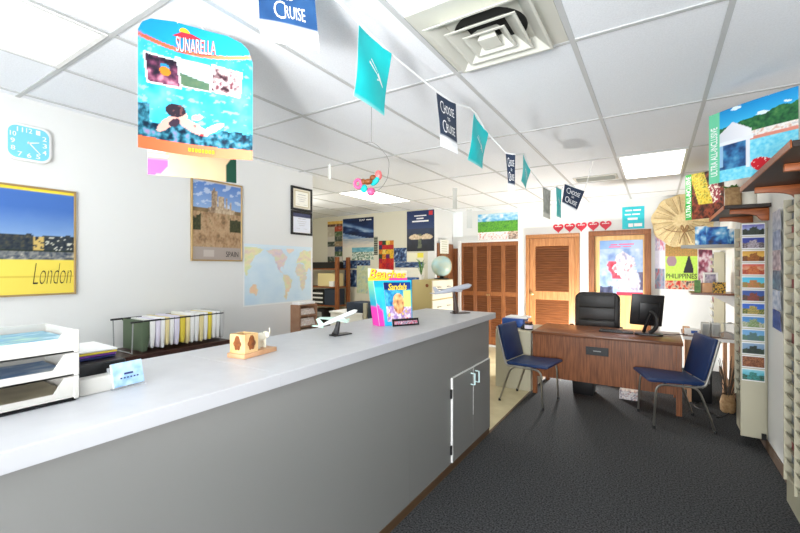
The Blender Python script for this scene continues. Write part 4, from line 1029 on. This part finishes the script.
# ------------------------------------------------------------------ right wall
def wall_shelf(label, y0, y1, z, brs):
    r = thing('wall_shelf', label, 'shelf', (.64, (y0+y1)/2, z), 'wooden bracket shelves on the right wall')
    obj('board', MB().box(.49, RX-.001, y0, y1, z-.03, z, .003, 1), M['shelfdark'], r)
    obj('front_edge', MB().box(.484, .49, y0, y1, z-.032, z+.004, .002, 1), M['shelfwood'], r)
    for y in brs:
        pts = [(RX-.002, z-.031), (.535, z-.031), (.535, z-.068)]
        for k in range(9):
            a = PI/2*k/8; pts.append((.565+.155*math.sin(a), z-.068-.04*(1-math.cos(a))))
        pts += [(.745, z-.135), (RX-.002, z-.135)]
        obj('bracket', MB().prism(pts, y, y+.032, 'y', .003), M['shelfwood'], r)
wall_shelf('near dark wooden shelf on arched brackets, high on right wall', 2.35, 3.58, 2.07, (2.70, 3.40))
wall_shelf('far wooden shelf on arched brackets holding basket and mug', 4.37, 5.5, 2.05, (4.44, 5.1))
def antigua(u, v):
    n = nz(u*8, v*8, 3); n2 = nz(u*22, v*22, 6)
    if u < .15: return (112, 206, 164)
    x = (u-.15)/.85
    hill = .74+.10*x+n*.06
    roof = .80-abs(x-.20)*.62
    if x < .46 and .55 < v < roof: return mix((206, 210, 220), (246, 246, 250), .5+(x-.2)*1.2)
    if x < .48 and .50 < v <= .57: return (232, 236, 242)
    if x < .46 and v <= .52:
        if .385 < x < .44 and v > .14: return (226, 232, 240)
        if x < .05 and v > .2: return (150, 190, 224)
        if x < .385 and v > .16: return pal(.5+n*1.2+(.4-v)*.5, (24, 34, 60), (40, 80, 130), (60, 130, 180), (110, 170, 200))
    if (x-.60)**2*2.2+(v-.14+.2*(x-.6))**2*6 < .05: return (212, 26, 44) if n2 < .16 else (246, 226, 220)
    if (x-.82)**2+(v-.2)**2*2 < .004: return (240, 130, 40)
    if v > hill: return (222, 240, 248) if nz(u*4+v*5, v*10, 9) > .22 else mix((60, 180, 230), (24, 140, 208), (v-.75)*4)
    if v > .60: return pal(.5+n2*.9+n*.5, (22, 62, 44), (40, 104, 58), (84, 136, 76))
    if v > .53: return pal(.5+n2*1.3, (196, 190, 190), (240, 238, 234), (206, 160, 140))
    if v > .49: return (222, 140, 120)
    return pal(.5+n2*.9, (74, 190, 228), (120, 214, 238), (176, 232, 244))
c = [(.30, 3.36, 2.075), (.675, 3.10, 2.075), (.675, 3.10, 2.54), (.30, 3.36, 2.525)]
r = poster('beach_display', 'large turquoise pool poster with green side band on the near shelf', 'poster', c, antigua, 110, 120, t=.008, children=True, bulge=.02)
lettering('ULTRA ALL-INCLUSIVE', c, .03, .125, .10, .80, M['letterwhite'], r, rot=1, bulge=.02, eps=.011, bold=.015)
def fruit(u, v):
    n = nz(u*8, v*8, 3); n2 = nz(u*20, v*20, 1)
    if u < .18: return (60, 170, 80)
    if ((u-.45)+.35*(v-.6))**2 < .035 and v > .3: return pal(.5+n2*1.4, (120, 110, 20), (206, 176, 50), (226, 206, 90), (84, 110, 36))
    if u > .6 and v > .3 and (u-.75)**2*2+(v-.5)**2 < .06: return (240, 230, 216) if n2 > .1 else (150, 60, 70)
    return pal(.42+n*1.3+n2*.5, (30, 20, 18), (84, 40, 28), (150, 70, 46), (50, 26, 22))
c = [(.285, 5.58, 2.055), (.60, 5.36, 2.055), (.60, 5.36, 2.56), (.285, 5.58, 2.56)]
r = poster('fruit_display', 'fruit and basket poster with green side band on the far shelf', 'poster', c, fruit, 50, 60, t=.008, children=True)
lettering('ULTRA ALL-INCLUSIVE', c, .025, .15, .06, .95, M['letterwhite'], r, rot=1, eps=.01, bold=.015)
bs_ = thing('basket_vase', 'tan woven vase with green sprig on the far shelf', 'vase', (.56, 4.47, 2.051))
obj('vase', MB().lathe([(.05, 0), (.058, .01), (.056, .08), (.06, .155), (.054, .155), (.05, .08), (.05, .01), (0, .01)], (.56, 4.47, 2.051), 24), M['basket'], bs_)
sp_ = MB(); random.seed(3)
for k in range(26):
    a = random.uniform(0, 2*PI); q = random.uniform(.02, .075); p = Vector((.56, 4.47, 2.19)); e = p+Vector((q*math.cos(a)*1.3, q*math.sin(a), random.uniform(.01, .05))); w = Vector((-math.sin(a), math.cos(a), .3))*.014
    m_ = p.lerp(e, .6); sp_.poly([p, m_-w, e, m_+w])
obj('sprig', sp_, M['leaf'], bs_)
tag(obj('mug', MB().lathe([(.045, 0), (.05, .006), (.05, .105), (.045, .105), (.044, .012), (0, .01)], (.665, 4.46, 2.051), 24).tube([(.67, 4.505, 2.135), (.69, 4.545, 2.13), (.69, 4.545, 2.085), (.67, 4.505, 2.08)], .006, 8, smooth=2), M['mug'], None, (.665, 4.46, 2.051)), 'plain off white mug on the far wooden shelf', 'mug')

# grey corner shelf and small shelf
gs = thing('corner_shelf', 'grey tapered metal shelf in the corner over the small shelf', 'shelf', (.6, 6.2, 1.75))
obj('board', MB().prism([(.25, 5.88), (.788, 5.88), (.788, 6.9), (.70, 6.9)], 1.755, 1.78, 'z', .002), M['cabwhite'], gs)
obj('lip', MB().box(.25, .788, 5.868, 5.88, 1.75, 1.79, .002, 1), M['greymetal'], gs)
ss = thing('wall_shelf', 'small white shelf low in the corner carrying cards and boxes', 'shelf', (.58, 6.25, 1.21))
obj('board', MB().box(.36, RX-.001, 6.02, 6.5, 1.195, 1.22, .002, 1), M['walnuttop'], ss)
obj('bracket', MB().prism([(RX-.002, 1.194), (.55, 1.194), (RX-.002, 1.05)], 6.2, 6.215, 'y'), M['whiteedge'], ss)
def seab(s):
    def f(u, v): return pal(.62+nz(u*2, v*2.5, s)*1.5+(v-.5)*.3, (60, 50, 60), (30, 80, 160), (90, 160, 210), (226, 234, 242))
    return f
for k, (x0, x1, y, s, lab) in enumerate(((.40, .52, 6.05, 3, 'pale blue sea photo card on the grey corner shelf'), (.50, .70, 5.97, 8, 'wide blue photo card on the grey corner shelf'), (.68, .775, 6.1, 14, 'blue brochure at the wall end of the grey corner shelf'))):
    poster('photo_card', lab, 'card', [(x0, y, 1.781), (x1, y, 1.781), (x1, y+.02, 2.02-.02*k), (x0, y+.02, 2.02-.02*k)], seab(s), 20, 24, 'photo cards on the grey corner shelf', t=.004)
tag(obj('green_box', MB().box(.395, .455, 6.05, 6.12, 1.221, 1.37, .003, 1), M['leaf'], None, (.42, 6.08, 1.221)), 'slim green box on the small corner shelf', 'box')
tag(obj('cream_box', MB().obox(Matrix.Translation((.515, 6.1, 1.28)) @ Matrix.Rotation(.2, 4, 'Z'), .10, .06, .115, .003), M['rosewood'], None, (.51, 6.1, 1.221)), 'peach card box beside the slim green box', 'box')
poster('yellow_black_box', 'yellow and black box on the small corner shelf', 'box', [(.57, 6.1, 1.221), (.69, 6.1, 1.221), (.69, 6.1, 1.35), (.57, 6.1, 1.35)], lambda u, v: (40, 34, 24) if nz(u*6, v*6, 4) > .02 else (206, 160, 50), 16, 14, t=.06)
fr = thing('framed_photo', 'small white framed photo on the small corner shelf', 'photo frame', (.57, 6.3, 1.221))
c = [(.50, 6.32, 1.222), (.65, 6.32, 1.222), (.65, 6.36, 1.46), (.50, 6.36, 1.46)]
sheet('photo', inset(c, .02), lambda u, v: pal(.5+nz(u*4, v*4, 6)*1.4, (80, 80, 100), (170, 160, 180), (220, 216, 220)), 10, 12, fr); obj('frame', frame_mb(c, .022, .012), M['white'], fr)

# literature racks
def rack(label, x, y0, y1, z0, z1, cols, step, base=0, m='beige', open_ends=False):
    r = thing('brochure_rack', label, 'brochure rack', ((x+RX)/2, (y0+y1)/2, base), None)
    D = .085
    obj('back_board', MB().box(RX-.03, RX-.001, y0, y1, base+.001, z1, .002, 1), M[m], r)
    w = (y1-y0)/cols
    for k in range(cols+1):
        y = y0+k*w; y = min(max(y, y0+.002), y1-.002)
        obj('divider', MB().box(x-.004 if not open_ends else RX-.06, RX-.03, y-.002, y+.002, z0-.03, z1+.02), M[m], r)
    z = z0; rows = []
    while z < z1-step*.5: rows.append(z); z += step
    for k in range(cols):
        mb = MB()
        for z in rows: mb.prism([(RX-.035, z), (RX-.033, z+.003), (x+.016, z+.006), (x+.003, z+step*.34), (x, z+step*.34), (x+.012, z)], y0+k*w+.003, y0+(k+1)*w-.003, 'y')
        obj('pocket_column', mb, M[m], r)
    if z0 > base+.04: obj('base_panel', MB().box(x+.01, RX-.014, y0, y1, base+.001, z0-.002, .002, 1), M[m], r)
    return r, rows, w
r1, rows1, w1 = rack('tall beige brochure rack at the right edge of the room', .666, 2.91, 3.36, .26, 1.92, 2, .08, .10)
r2, rows2, w2 = rack('narrow beige brochure rack whose end carries the postcards', .615, 4.50, 4.80, .40, 1.86, 1, .085, .09)
obj('end_panel', MB().box(.612, RX-.014, 4.482, 4.498, .09, 1.905, .002, 1), M['beige'], r2)
obj('foot_block', MB().box(.745, RX-.014, 4.46, 4.48, .09, .14, .002, 1), M['black'], r2)
r3, rows3, w3 = rack('far beige brochure rack in the back right corner', .655, 6.95, 7.35, .62, 1.72, 1, .1, .5, open_ends=True)
obj('end_panel', MB().box(.665, RX-.014, 6.93, 6.948, .5, 1.73, .002, 1), M['beige'], r3)
# brochures in the racks
random.seed(21)
cols_ = [(150, 152, 150), (120, 124, 128), (176, 174, 164), (96, 102, 116), (160, 158, 148), (132, 136, 138), (186, 182, 176), (150, 70, 74)]
def leafm(c): 
    n_ = 'brochure_paper_%d_%d_%d' % c
    return bpy.data.materials.get(n_) or mat(n_, c, .5)
def stock(rows, k, y0, w, x, step, labf, grp, skip=0):
    x = x+.018
    for j, z in enumerate(rows):
        if j < skip: continue
        a, b_ = y0+k*w+.012, y0+(k+1)*w-.012
        zt = .012
        mb = MB().prism([(x+.012, z+.008), (x+.034, z+.008), (x+.03, z+step*.94), (x+.012, z+step*.94)], a, b_, 'y')
        o = obj('brochure', mb, leafm(random.choice(cols_)), None, (x+.03, (a+b_)/2, z)); tag(o, labf, 'brochure', grp)
for k in range(2): stock(rows1, k, 2.91, w1, .666, .08, 'travel brochure slotted in a pocket of the tall right hand rack', 'brochures in the tall rack', 0)
for k in range(1): stock(rows2, k, 4.50, w2, .615, .085, 'travel brochure slotted in a pocket of the narrow postcard rack', 'brochures in the narrow rack')
stock(rows3, 0, 6.95, w3, .655, .1, 'travel brochure slotted in a pocket of the far corner rack', 'brochures in the far rack')
# postcards
cards = [
    ('topmost postcard, dark trees and a lilac sky', [(30, 40, 30), (60, 70, 60), (170, 190, 220), (90, 80, 160)], 1),
    ('second postcard from the top, white house under deep blue sky', [(70, 60, 60), (190, 180, 190), (60, 70, 150), (40, 60, 150)], 0),
    ('third postcard from the top, golden hall', [(90, 50, 20), (170, 100, 30), (230, 180, 80), (200, 150, 60)], 0),
    ('fourth postcard from the top, red interior', [(160, 50, 40), (210, 120, 60), (220, 190, 140), (200, 50, 50)], 0),
    ('fifth postcard from the top, orange town under bright cyan sky', [(120, 130, 60), (200, 120, 70), (90, 200, 226), (70, 180, 220)], 0),
    ('sixth postcard from the top, blue dusk with red bus', [(50, 70, 60), (150, 60, 50), (60, 90, 160), (50, 80, 150)], 0),
    ('seventh postcard from the top, yellow palace under blue sky', [(60, 90, 40), (200, 170, 90), (60, 110, 200), (40, 90, 190)], 0),
    ('eighth postcard from the top, pale road between hills', [(200, 190, 180), (110, 140, 80), (90, 150, 200), (60, 130, 200)], 0),
    ('ninth postcard from the top, city skyline over a lawn', [(90, 130, 100), (80, 110, 120), (120, 170, 210), (100, 160, 210)], 0),
    ('tenth postcard from the top, dark trees by water', [(60, 80, 60), (40, 50, 50), (120, 150, 180), (140, 170, 200)], 0),
    ('eleventh postcard from the top, brown crowd of figures', [(110, 60, 40), (180, 120, 80), (90, 50, 30), (150, 90, 60)], 0),
    ('lowest postcard, turquoise bay', [(50, 70, 50), (60, 150, 150), (80, 170, 190), (150, 210, 226)], 0)]
for k, (lab, cs, q) in enumerate(cards):
    z1 = 1.897-k*.1115; c = [(.618, 4.479, z1-.104), (.768, 4.479, z1-.104), (.768, 4.479, z1), (.618, 4.479, z1)]
    def cf(u, v, cs=cs, k=k):
        if u < .04 or u > .96 or v < .06 or v > .94: return (236, 236, 236)
        n = nz(u*5+k*3, v*5, k); n2 = nz(u*16, v*16, k+4)
        if k in (10,): return pal(.5+n2*2, *cs)
        hgt = .5+.25*nz(u*4+k, 1, k)+(.22 if abs(u-.5) < .16 else 0)
        if v > hgt: return mix(cs[2], cs[3], (v-.4)*1.6+n*.5)
        return mix(cs[0], cs[1], .5+n2*1.5+(.25 if abs(u-.5) < .25 else -.15))
    poster('postcard', lab+', on the rack end', 'postcard', c, cf, 22, 18, 'postcards on the rack end', t=.0015)
# picture strip between the racks
strips = [((150, 160, 180), (206, 210, 220)), ((110, 130, 170), (196, 206, 226)), ((130, 120, 140), (210, 200, 206)), ((60, 80, 110), (120, 150, 170)), ((150, 170, 200), (226, 230, 240)), ((30, 60, 140), (60, 90, 170))]
for k, (a, b_) in enumerate(strips):
    z1 = 1.96-k*.152
    c = [(RX-.003, 4.32, z1-.148), (RX-.012, 4.0, z1-.148), (RX-.02, 4.0, z1), (RX-.003, 4.32, z1)]
    poster('picture_card', ['silvery picture card, highest on the wall between the racks', 'pale blue picture card, second from the top between the racks', 'mauve picture card, third from the top between the racks', 'slate blue picture card, fourth from the top between the racks', 'misty white picture card, fifth from the top between the racks', 'deep blue picture card, lowest on the wall between the racks'][k], 'card', c,
           lambda u, v, a=a, b_=b_, k=k: mix(a, b_, .5+nz(u*4, v*4, k+20)*1.8), 14, 10, 'picture cards between the racks', t=.001)

# ------------------------------------------------------------------ hanging things
# flags: corners (lower left, lower right, upper right, upper left)
CAMP = Vector((0, 0, 1.53))
def flag(label, ul, ur, h, dl, dr, kind, curl=.01, hem=.2):
    """ul, ur: the two points on the ribbon; dl, dr: how the lower corners drift"""
    UL, UR = Vector(ul), Vector(ur); LL = UL+Vector((dl[0], dl[1], -h)); LR = UR+Vector((dr[0], dr[1], -h*(dr[2] if len(dr) > 2 else 1)))
    c = [LL, LR, UR, UL]
    r = thing('bunting_flag', label, 'flag', tuple((UL+UR)/2), 'bunting flags on the ceiling ribbon')
    if kind == 'teal': fn = lambda u, v: mix((34, 206, 208), (18, 184, 190), nz(u*2, v*2)+.5) if v > .06 else (150, 220, 220)
    elif kind == 'navy': fn = lambda u, v: (236, 238, 240) if v < hem else mix((34, 46, 66), (46, 60, 84), nz(u*3, v*3)+.5)
    elif kind == 'blue': fn = lambda u, v: (236, 240, 244) if v < .27 else mix((40, 84, 132), (24, 62, 108), nz(u*3, v*3)+.5)
    elif kind == 'grey': fn = lambda u, v: (200, 200, 192) if v < .15 else mix((120, 124, 118), (170, 172, 164), nz(u*3, v*6)+.5)
    sheet('cloth', c, fn, 14, 16, r, .0015, curl=curl)
    if kind in ('navy', 'blue'):
        e = hem+.03
        a = (1-e)
        def words(u0, u1, va, vb, vc, vd, ve, vf):
            for (w1, p, q) in (('HOOSE', va, vb), ('RUISE', ve, vf)):
                lettering('C', c, u0, u0+.2, p-(q-p)*.08, q+(q-p)*.12, M['letterwhite'], r, curl=curl, eps=.004, bold=-.01)
                lettering(w1, c, u0+.19, u1, p+.01, q-(q-p)*.12, M['letterwhite'], r, curl=curl, eps=.004)
            lettering('to', c, .46, .60, vc, vd, M['letterwhite'], r, curl=curl, eps=.004)
        if kind == 'navy': words(.14, .86, e+a*.58, e+a*.84, e+a*.43, e+a*.53, e+a*.10, e+a*.36)
        else: words(.26, .80, .76, .96, .66, .73, .37, .60)
    if kind == 'teal':
        f, n = patch(c, 0, curl); mb = MB()
        for (u0, v0, u1, v1, w) in ((.34, .62, .66, .50, .02), (.40, .68, .62, .56, .012), (.62, .53, .84, .40, .035), (.60, .44, .70, .46, .015)):
            d_ = Vector((u1-u0, v1-v0)); s_ = Vector((-d_.y, d_.x)).normalized()*w
            mb.poly([f(u0-s_.x, v0-s_.y)+n*.003, f(u1-s_.x*.3, v1-s_.y*.3)+n*.003, f(u1+s_.x*.3, v1+s_.y*.3)+n*.003, f(u0+s_.x, v0+s_.y)+n*.003])
        obj('emblem', mb, M['letterwhite'], r)
    return r
FL = FLAGDATA = [
    ('blue and white bunting flag nearest the camera, cut by the frame top', (-1.235, .975, 2.612), (-1.08, 1.105, 2.585), .258, (.02, .0), (.03, .0), 'blue', .008),
    ('largest teal bunting flag, beside the square ceiling diffuser', (-.99, 1.27, 2.49), (-1.0, 1.50, 2.478), .275, (-.035, .0), (-.03, .0, .98), 'teal', .012),
    ('navy lettered bunting flag hanging just beyond the largest teal flag', (-.985, 1.925, 2.46), (-.955, 2.09, 2.445), .285, (.01, .02), (.02, .0), 'navy', .008),
    ('second teal bunting flag, between two navy lettered flags', (-.925, 2.31, 2.46), (-.94, 2.56, 2.41), .27, (-.06, .02), (-.03, .0, .85), 'teal', .014),
    ('narrow dark bunting flag, fifth along the ribbon from the camera', (-.888, 2.79, 2.325), (-.838, 2.84, 2.318), .27, (.012, .02), (0, 0), 'navy', .006),
    ('pointed teal bunting flag beside the narrow dark flag', (-.855, 3.13, 2.395), (-.86, 3.32, 2.31), .20, (-.03, .02), (-.03, 0, .75), 'teal', .01),
    ('pale grey bunting flag hanging near the meadow poster', (-.875, 3.83, 2.262), (-.84, 3.97, 2.245), .27, (.0, .0), (0, 0), 'grey', .006),
    ('slim teal bunting flag beside the last navy flag', (-.80, 4.04, 2.29), (-.79, 4.22, 2.29), .28, (.0, .0), (0, 0), 'teal', .006)]
for f in FL: flag(f[0], f[1], f[2], f[3], f[4], f[5], f[6], f[7])
# last navy flag hangs askew
flag('tilted navy lettered bunting flag at the far end of the ribbon', (-.77, 4.30, 2.362), (-.605, 4.40, 2.285), .20, (-.03, -.01), (-.07, -.02), 'navy', .006, hem=.08)
rp = [(-1.32, .88, CZ-.008), (-1.235, .975, 2.614), (-1.08, 1.105, 2.587), (-1.03, 1.2, 2.55), (-.99, 1.27, 2.492), (-1.0, 1.50, 2.48), (-.985, 1.925, 2.462), (-.955, 2.09, 2.447), (-.93, 2.24, 2.47), (-.925, 2.31, 2.462), (-.94, 2.56, 2.412), (-.888, 2.79, 2.327), (-.838, 2.84, 2.32), (-.855, 3.13, 2.397), (-.86, 3.32, 2.312), (-.875, 3.83, 2.264), (-.84, 3.97, 2.247), (-.80, 4.04, 2.292), (-.79, 4.22, 2.292), (-.77, 4.30, 2.364), (-.605, 4.40, 2.287), (-.55, 4.6, CZ-.012)]
tag(obj('ribbon', MB().tube(rp, .005, 6), M['ribbon'], None, (-1.0, 2.0, 2.5)), 'thin white ribbon under the ceiling carrying the bunting flags', 'ribbon')

# cardboard mobile display
def sunb(u, v):
    n = nz(u*6, v*6, 3); n2 = nz(u*18, v*18, 7)
    arc = .868-.03*u+.16*u*u
    if v < .095: return mix((240, 104, 62), (250, 150, 110), u)
    if abs(v-arc) < .017: return mix((236, 96, 60), (248, 170, 120), u)
    if v > arc: return mix((16, 150, 226), (52, 206, 236), u*.8+(1-v))
    for (cx_, cy_, a, w, h, kind) in ((.20, .655, -.12, .15, .12, 0), (.465, .70, -.05, .155, .12, 1), (.76, .715, .06, .14, .125, 2)):
        dx, dy = u-cx_, v-cy_; x = dx*math.cos(a)-dy*math.sin(a)*1.0; y = dx*math.sin(a)+dy*math.cos(a)
        if abs(x) < w and abs(y) < h:
            if abs(x) > w-.016 or abs(y) > h-.014: return (246, 246, 246)
            if kind == 0:
                if (x-.02)**2+(y-.0)**2*1.5 < .0022: return (240, 140, 40)
                if (x-.02)**2+(y-.035)**2*2 < .0016: return (40, 150, 200)
                return pal(.35+n2*1.3-(y*3), (30, 24, 40), (120, 60, 90), (226, 150, 170))
            if kind == 1: return mix((110, 130, 96), (70, 110, 90), n2+.5) if y < -.02-.15*x else mix((206, 220, 226), (240, 236, 226), y*5)
            return pal(.5+n2*1.6, (60, 34, 44), (180, 150, 150), (240, 232, 232), (120, 60, 70))
    # swimmer with dark gear over the reef
    def blob(a, b_, r1, r2, ang=0):
        dx, dy = u-a, v-b_; x = dx*math.cos(ang)+dy*math.sin(ang); y = -dx*math.sin(ang)+dy*math.cos(ang); return (x/r1)**2+(y/r2)**2 < 1
    if blob(.31, .36, .09, .055, .2): return (50, 40, 50) if n2 < .18 else (110, 70, 70)
    if blob(.37, .33, .045, .04): return (232, 176, 160)
    if blob(.30, .255, .055, .03, .6): return (60, 44, 60)
    if blob(.24, .24, .12, .035, .75): return (226, 170, 156)
    if blob(.46, .25, .15, .045, -.35): return (232, 170, 160) if n2 > -.25 else (190, 50, 60)
    if blob(.64, .26, .12, .03, .55): return (236, 190, 176)
    if blob(.50, .34, .055, .025, .3): return (226, 160, 160)
    if v < .24+n*.16+(.1 if u < .09 else 0): return pal(.45+n2*1.6, (12, 30, 52), (24, 80, 100), (70, 150, 170), (150, 130, 170))
    if nz(u*14, v*22, 12) > .22: return (150, 222, 240)
    return pal(.5+n*1.2+(.45-v)*.5, (40, 170, 220), (70, 196, 232), (120, 216, 240))
def rnd(u, v):
    T = ((0, .90), (.03, .97), (.1, 1.03), (.3, 1.10), (.5, 1.13), (.77, 1.145), (.9, 1.11), (.96, 1.06), (1, .95))
    for (a, p), (b_, q) in zip(T, T[1:]):
        if a <= u <= b_+1e-6: return u, v*(p+(q-p)*(u-a)/(b_-a))
    return u, v
sd = thing('hanging_display', 'hanging cardboard travel display with snorkeller picture and orange bands', 'display', (-1.66, 1.03, 2.0))
sc = [(-1.72, .794, 2.0), (-1.60, 1.235, 2.03), (-1.60, 1.235, 2.512), (-1.72, .794, 2.515)]
sheet('front_panel', sc, sunb, 114, 132, sd, .004, bulge=-.045, mask=rnd)
lettering('SUNARELLA', sc, .31, .665, .885, 1.02, M['letterred'], sd, bulge=-.045, eps=.007, name='logo_lettering', bend=lambda u: .23*(u-.48), bold=.04)
lettering('SUNARELLA', sc, .31, .665, .892, 1.02, M['letterwhite'], sd, bulge=-.045, eps=.009, name='logo_lettering', bend=lambda u: .23*(u-.48))
f, n_ = patch(sc, -.045); mb = MB()
mb.poly([f(.28, .975)+n_*.007, f(.40, .99)+n_*.007, f(.54, 1.035)+n_*.007, f(.45, 1.05)+n_*.007, f(.36, 1.035)+n_*.007])
obj('logo_swoosh', mb, M['letterred'], sd)
mb = MB(); mb.poly([f(.39+.05*math.cos(a), 1.035+.045*math.sin(a))+n_*.006 for a in [PI*k/10 for k in range(11)]]); obj('logo_sun', mb, M['lettergold'], sd)
textline(sc, [(.20+k*.075, .25+k*.075, .86-.0115*k*.9-.02, .868-.0115*k*.9-.02) for k in range(0)] or [(.42+.03*k, .44+.03*k, .033, .063) for k in range(8)], M['lettergold'], sd, eps=.008, bulge=-.045)
def tanp(u, v):
    if ((u)/.20)**2+((v-.13)/.14)**2 < 1: return (226, 100, 214) if v < .13 else ((240, 240, 244) if (v*40) % 2 < 1 else (236, 150, 130))
    if ((1-u)/.16)**2+((v-.08)/.17)**2 < 1: return (24, 70, 54)
    return mix((216, 188, 146), (226, 202, 164), nz(u*3, v*3)+.5)
tc = [(-1.855, .895, 1.93), (-1.79, 1.285, 1.952), (-1.775, 1.27, 2.45), (-1.83, .885, 2.45)]
sheet('back_panel', tc, tanp, 50, 50, sd, .003, bulge=.03)
obj('hanging_thread', MB().tube([(-1.685, .93, 2.545), (-1.68, .98, CZ-.004)], .0015, 5).tube([(-1.66, 1.03, 2.56), (-1.68, .98, CZ-.004)], .0015, 5), M['ribbon'], sd)

# parrot-like toy mobile
tm = thing('toy_mobile', 'pink and teal toy mobile hanging on a bent wire', 'mobile', (-1.60, 2.2, 2.1))
def pt(px, py, S=2.66):
    # positions measured relative to the mobile's centre (about -1.62, 2.16, 2.1), in its own upright plane
    a = (px-370)/405*S; h = (184-py)/405*S
    return Vector((-1.587+.845*a, 2.142+.534*a, 2.07+h))
obj('thread', MB().tube([pt(371.5, 103)+Vector((0, 0, 0)), pt(371.5, 141)], .0018, 5), M['thread'], tm)
obj('bent_wire', MB().tube([pt(364, 142), pt(371.5, 141), pt(378, 145), pt(386, 154)], .0018, 5, smooth=2).tube([pt(389, 166), pt(388, 177), pt(382, 187), pt(374, 192)], .0018, 5, smooth=2).tube([pt(386, 154), pt(389, 160), pt(389, 166)], .0018, 5, smooth=1), M['thread'], tm)
obj('body', MB().ball(pt(368, 181), (.034, .022, .02)).ball(pt(373, 177), (.024, .02, .02)).ball(pt(363, 181), (.02, .016, .02)), M['carved'], tm)
obj('wing', MB().ball(pt(375, 180.5), (.04, .016, .024), Matrix.Rotation(-.6, 4, 'Y')).ball(pt(364, 188), (.026, .016, .028)), M['teal'], tm)
obj('head', MB().ball(pt(378.5, 174.5), (.026, .022, .034)), M['coral'], tm)
obj('ring', MB().tube([pt(358+3.2*math.cos(a), 183+4*math.sin(a)) for a in [2*PI*k/16 for k in range(16)]], .011, 8, True), M['pink'], tm)
obj('ball', MB().ball(pt(371, 191), .029), M['pink'], tm)
# pale tags hanging from the ceiling
def tagm(label, p, w, h, m_, dirv=(.9, .3)):
    r = thing('hanging_tag', label, 'hanging tag', p, 'pale tags hanging from the ceiling')
    P_ = Vector(p); d_ = Vector((dirv[0], dirv[1], 0)).normalized()*w/2
    c = [P_-d_+Vector((0, 0, -h)), P_+d_+Vector((0, 0, -h)), P_+d_, P_-d_]
    sheet('card', c, m_, 6, 8, r, .0015, curl=.004)
    obj('thread', MB().tube([P_, (p[0], p[1], CZ-.004)], .0005, 4), M['ribbon'], r)
pale = lambda u, v: (226, 230, 226); grey_ = lambda u, v: mix((196, 198, 190), (214, 214, 206), v)
tagm('thin grey tag hanging left of the toy mobile', (-2.19, 2.42, 2.35), .02, .125, grey_)
tagm('slim pale tag hanging highest near the alcove opening', (-1.74, 3.80, 2.34), .06, .22, grey_, (.4, .9))
tagm('wide pale translucent card hanging before the brown doorway', (-1.95, 4.35, 2.17), .11, .29, pale)
tagm('short grey card hanging beside the wide pale card', (-1.83, 4.40, 2.20), .06, .22, grey_)

# ------------------------------------------------------------------ lights
def point(name, loc, power, r, color=(1, 1, 1)):
    l = bpy.data.lights.new(name, 'POINT'); l.energy = power; l.shadow_soft_size = r; l.color = color
    o = bpy.data.objects.new(name, l); COL.objects.link(o); o.location = loc
def area(name, loc, rot, sx, sy, power, color=(1, 1, 1)):
    l = bpy.data.lights.new(name, 'AREA'); l.shape = 'RECTANGLE'; l.size = sx; l.size_y = sy; l.energy = power; l.color = color
    o = bpy.data.objects.new(name, l); COL.objects.link(o); o.location = loc; o.rotation_euler = rot
fl = bpy.data.lights.new('bounce_flash', 'SPOT'); fl.energy = 190; fl.spot_size = math.radians(62); fl.spot_blend = 1; fl.shadow_soft_size = .12
fo = bpy.data.objects.new('bounce_flash', fl); COL.objects.link(fo); fo.location = (-.45, -.75, 1.35)
fo.rotation_euler = Vector((-1.5, 4.2, .9)).to_track_quat('-Z', 'Y').to_euler()
point('back_strobe', (-1.15, 6.5, .34), 130, .10, (1, .99, .97))  # unseen flash strobe low behind the desk, not a fixture
point('alcove_fill', (-5.2, 4.3, 2.2), 40, .25, (1, .97, .9))  # added fill light, out of view, brightening the poster wall
area('ceiling_uplight', (-.2, -2.6, 1.0), (math.radians(128), 0, math.radians(-4)), 1.8, 1.4, 220, (.97, .985, 1))  # unseen area light behind the camera, tipped upward to brighten the ceiling
w = bpy.data.worlds.new('daylight'); scn.world = w; w.use_nodes = True
w.node_tree.nodes['Background'].inputs['Color'].default_value = (.95, .975, 1, 1); w.node_tree.nodes['Background'].inputs['Strength'].default_value = .4

# ------------------------------------------------------------------ camera
cam = bpy.data.cameras.new('camera'); cam.sensor_width = 36; cam.lens = 36*405/800; cam.clip_start = .02
co = bpy.data.objects.new('camera', cam); COL.objects.link(co); co.location = (0, 0, 1.53)
co.rotation_euler = (PI/2, 0, math.atan2(256, 405)); cam.shift_y = .5/800
scn.camera = co
scn.view_settings.view_transform = 'Standard'; scn.view_settings.look = 'None'
scn.view_settings.exposure = .42; scn.view_settings.gamma = 1; scn.view_settings.use_curve_mapping = False
scn.cycles.max_bounces = 8; scn.cycles.diffuse_bounces = 5
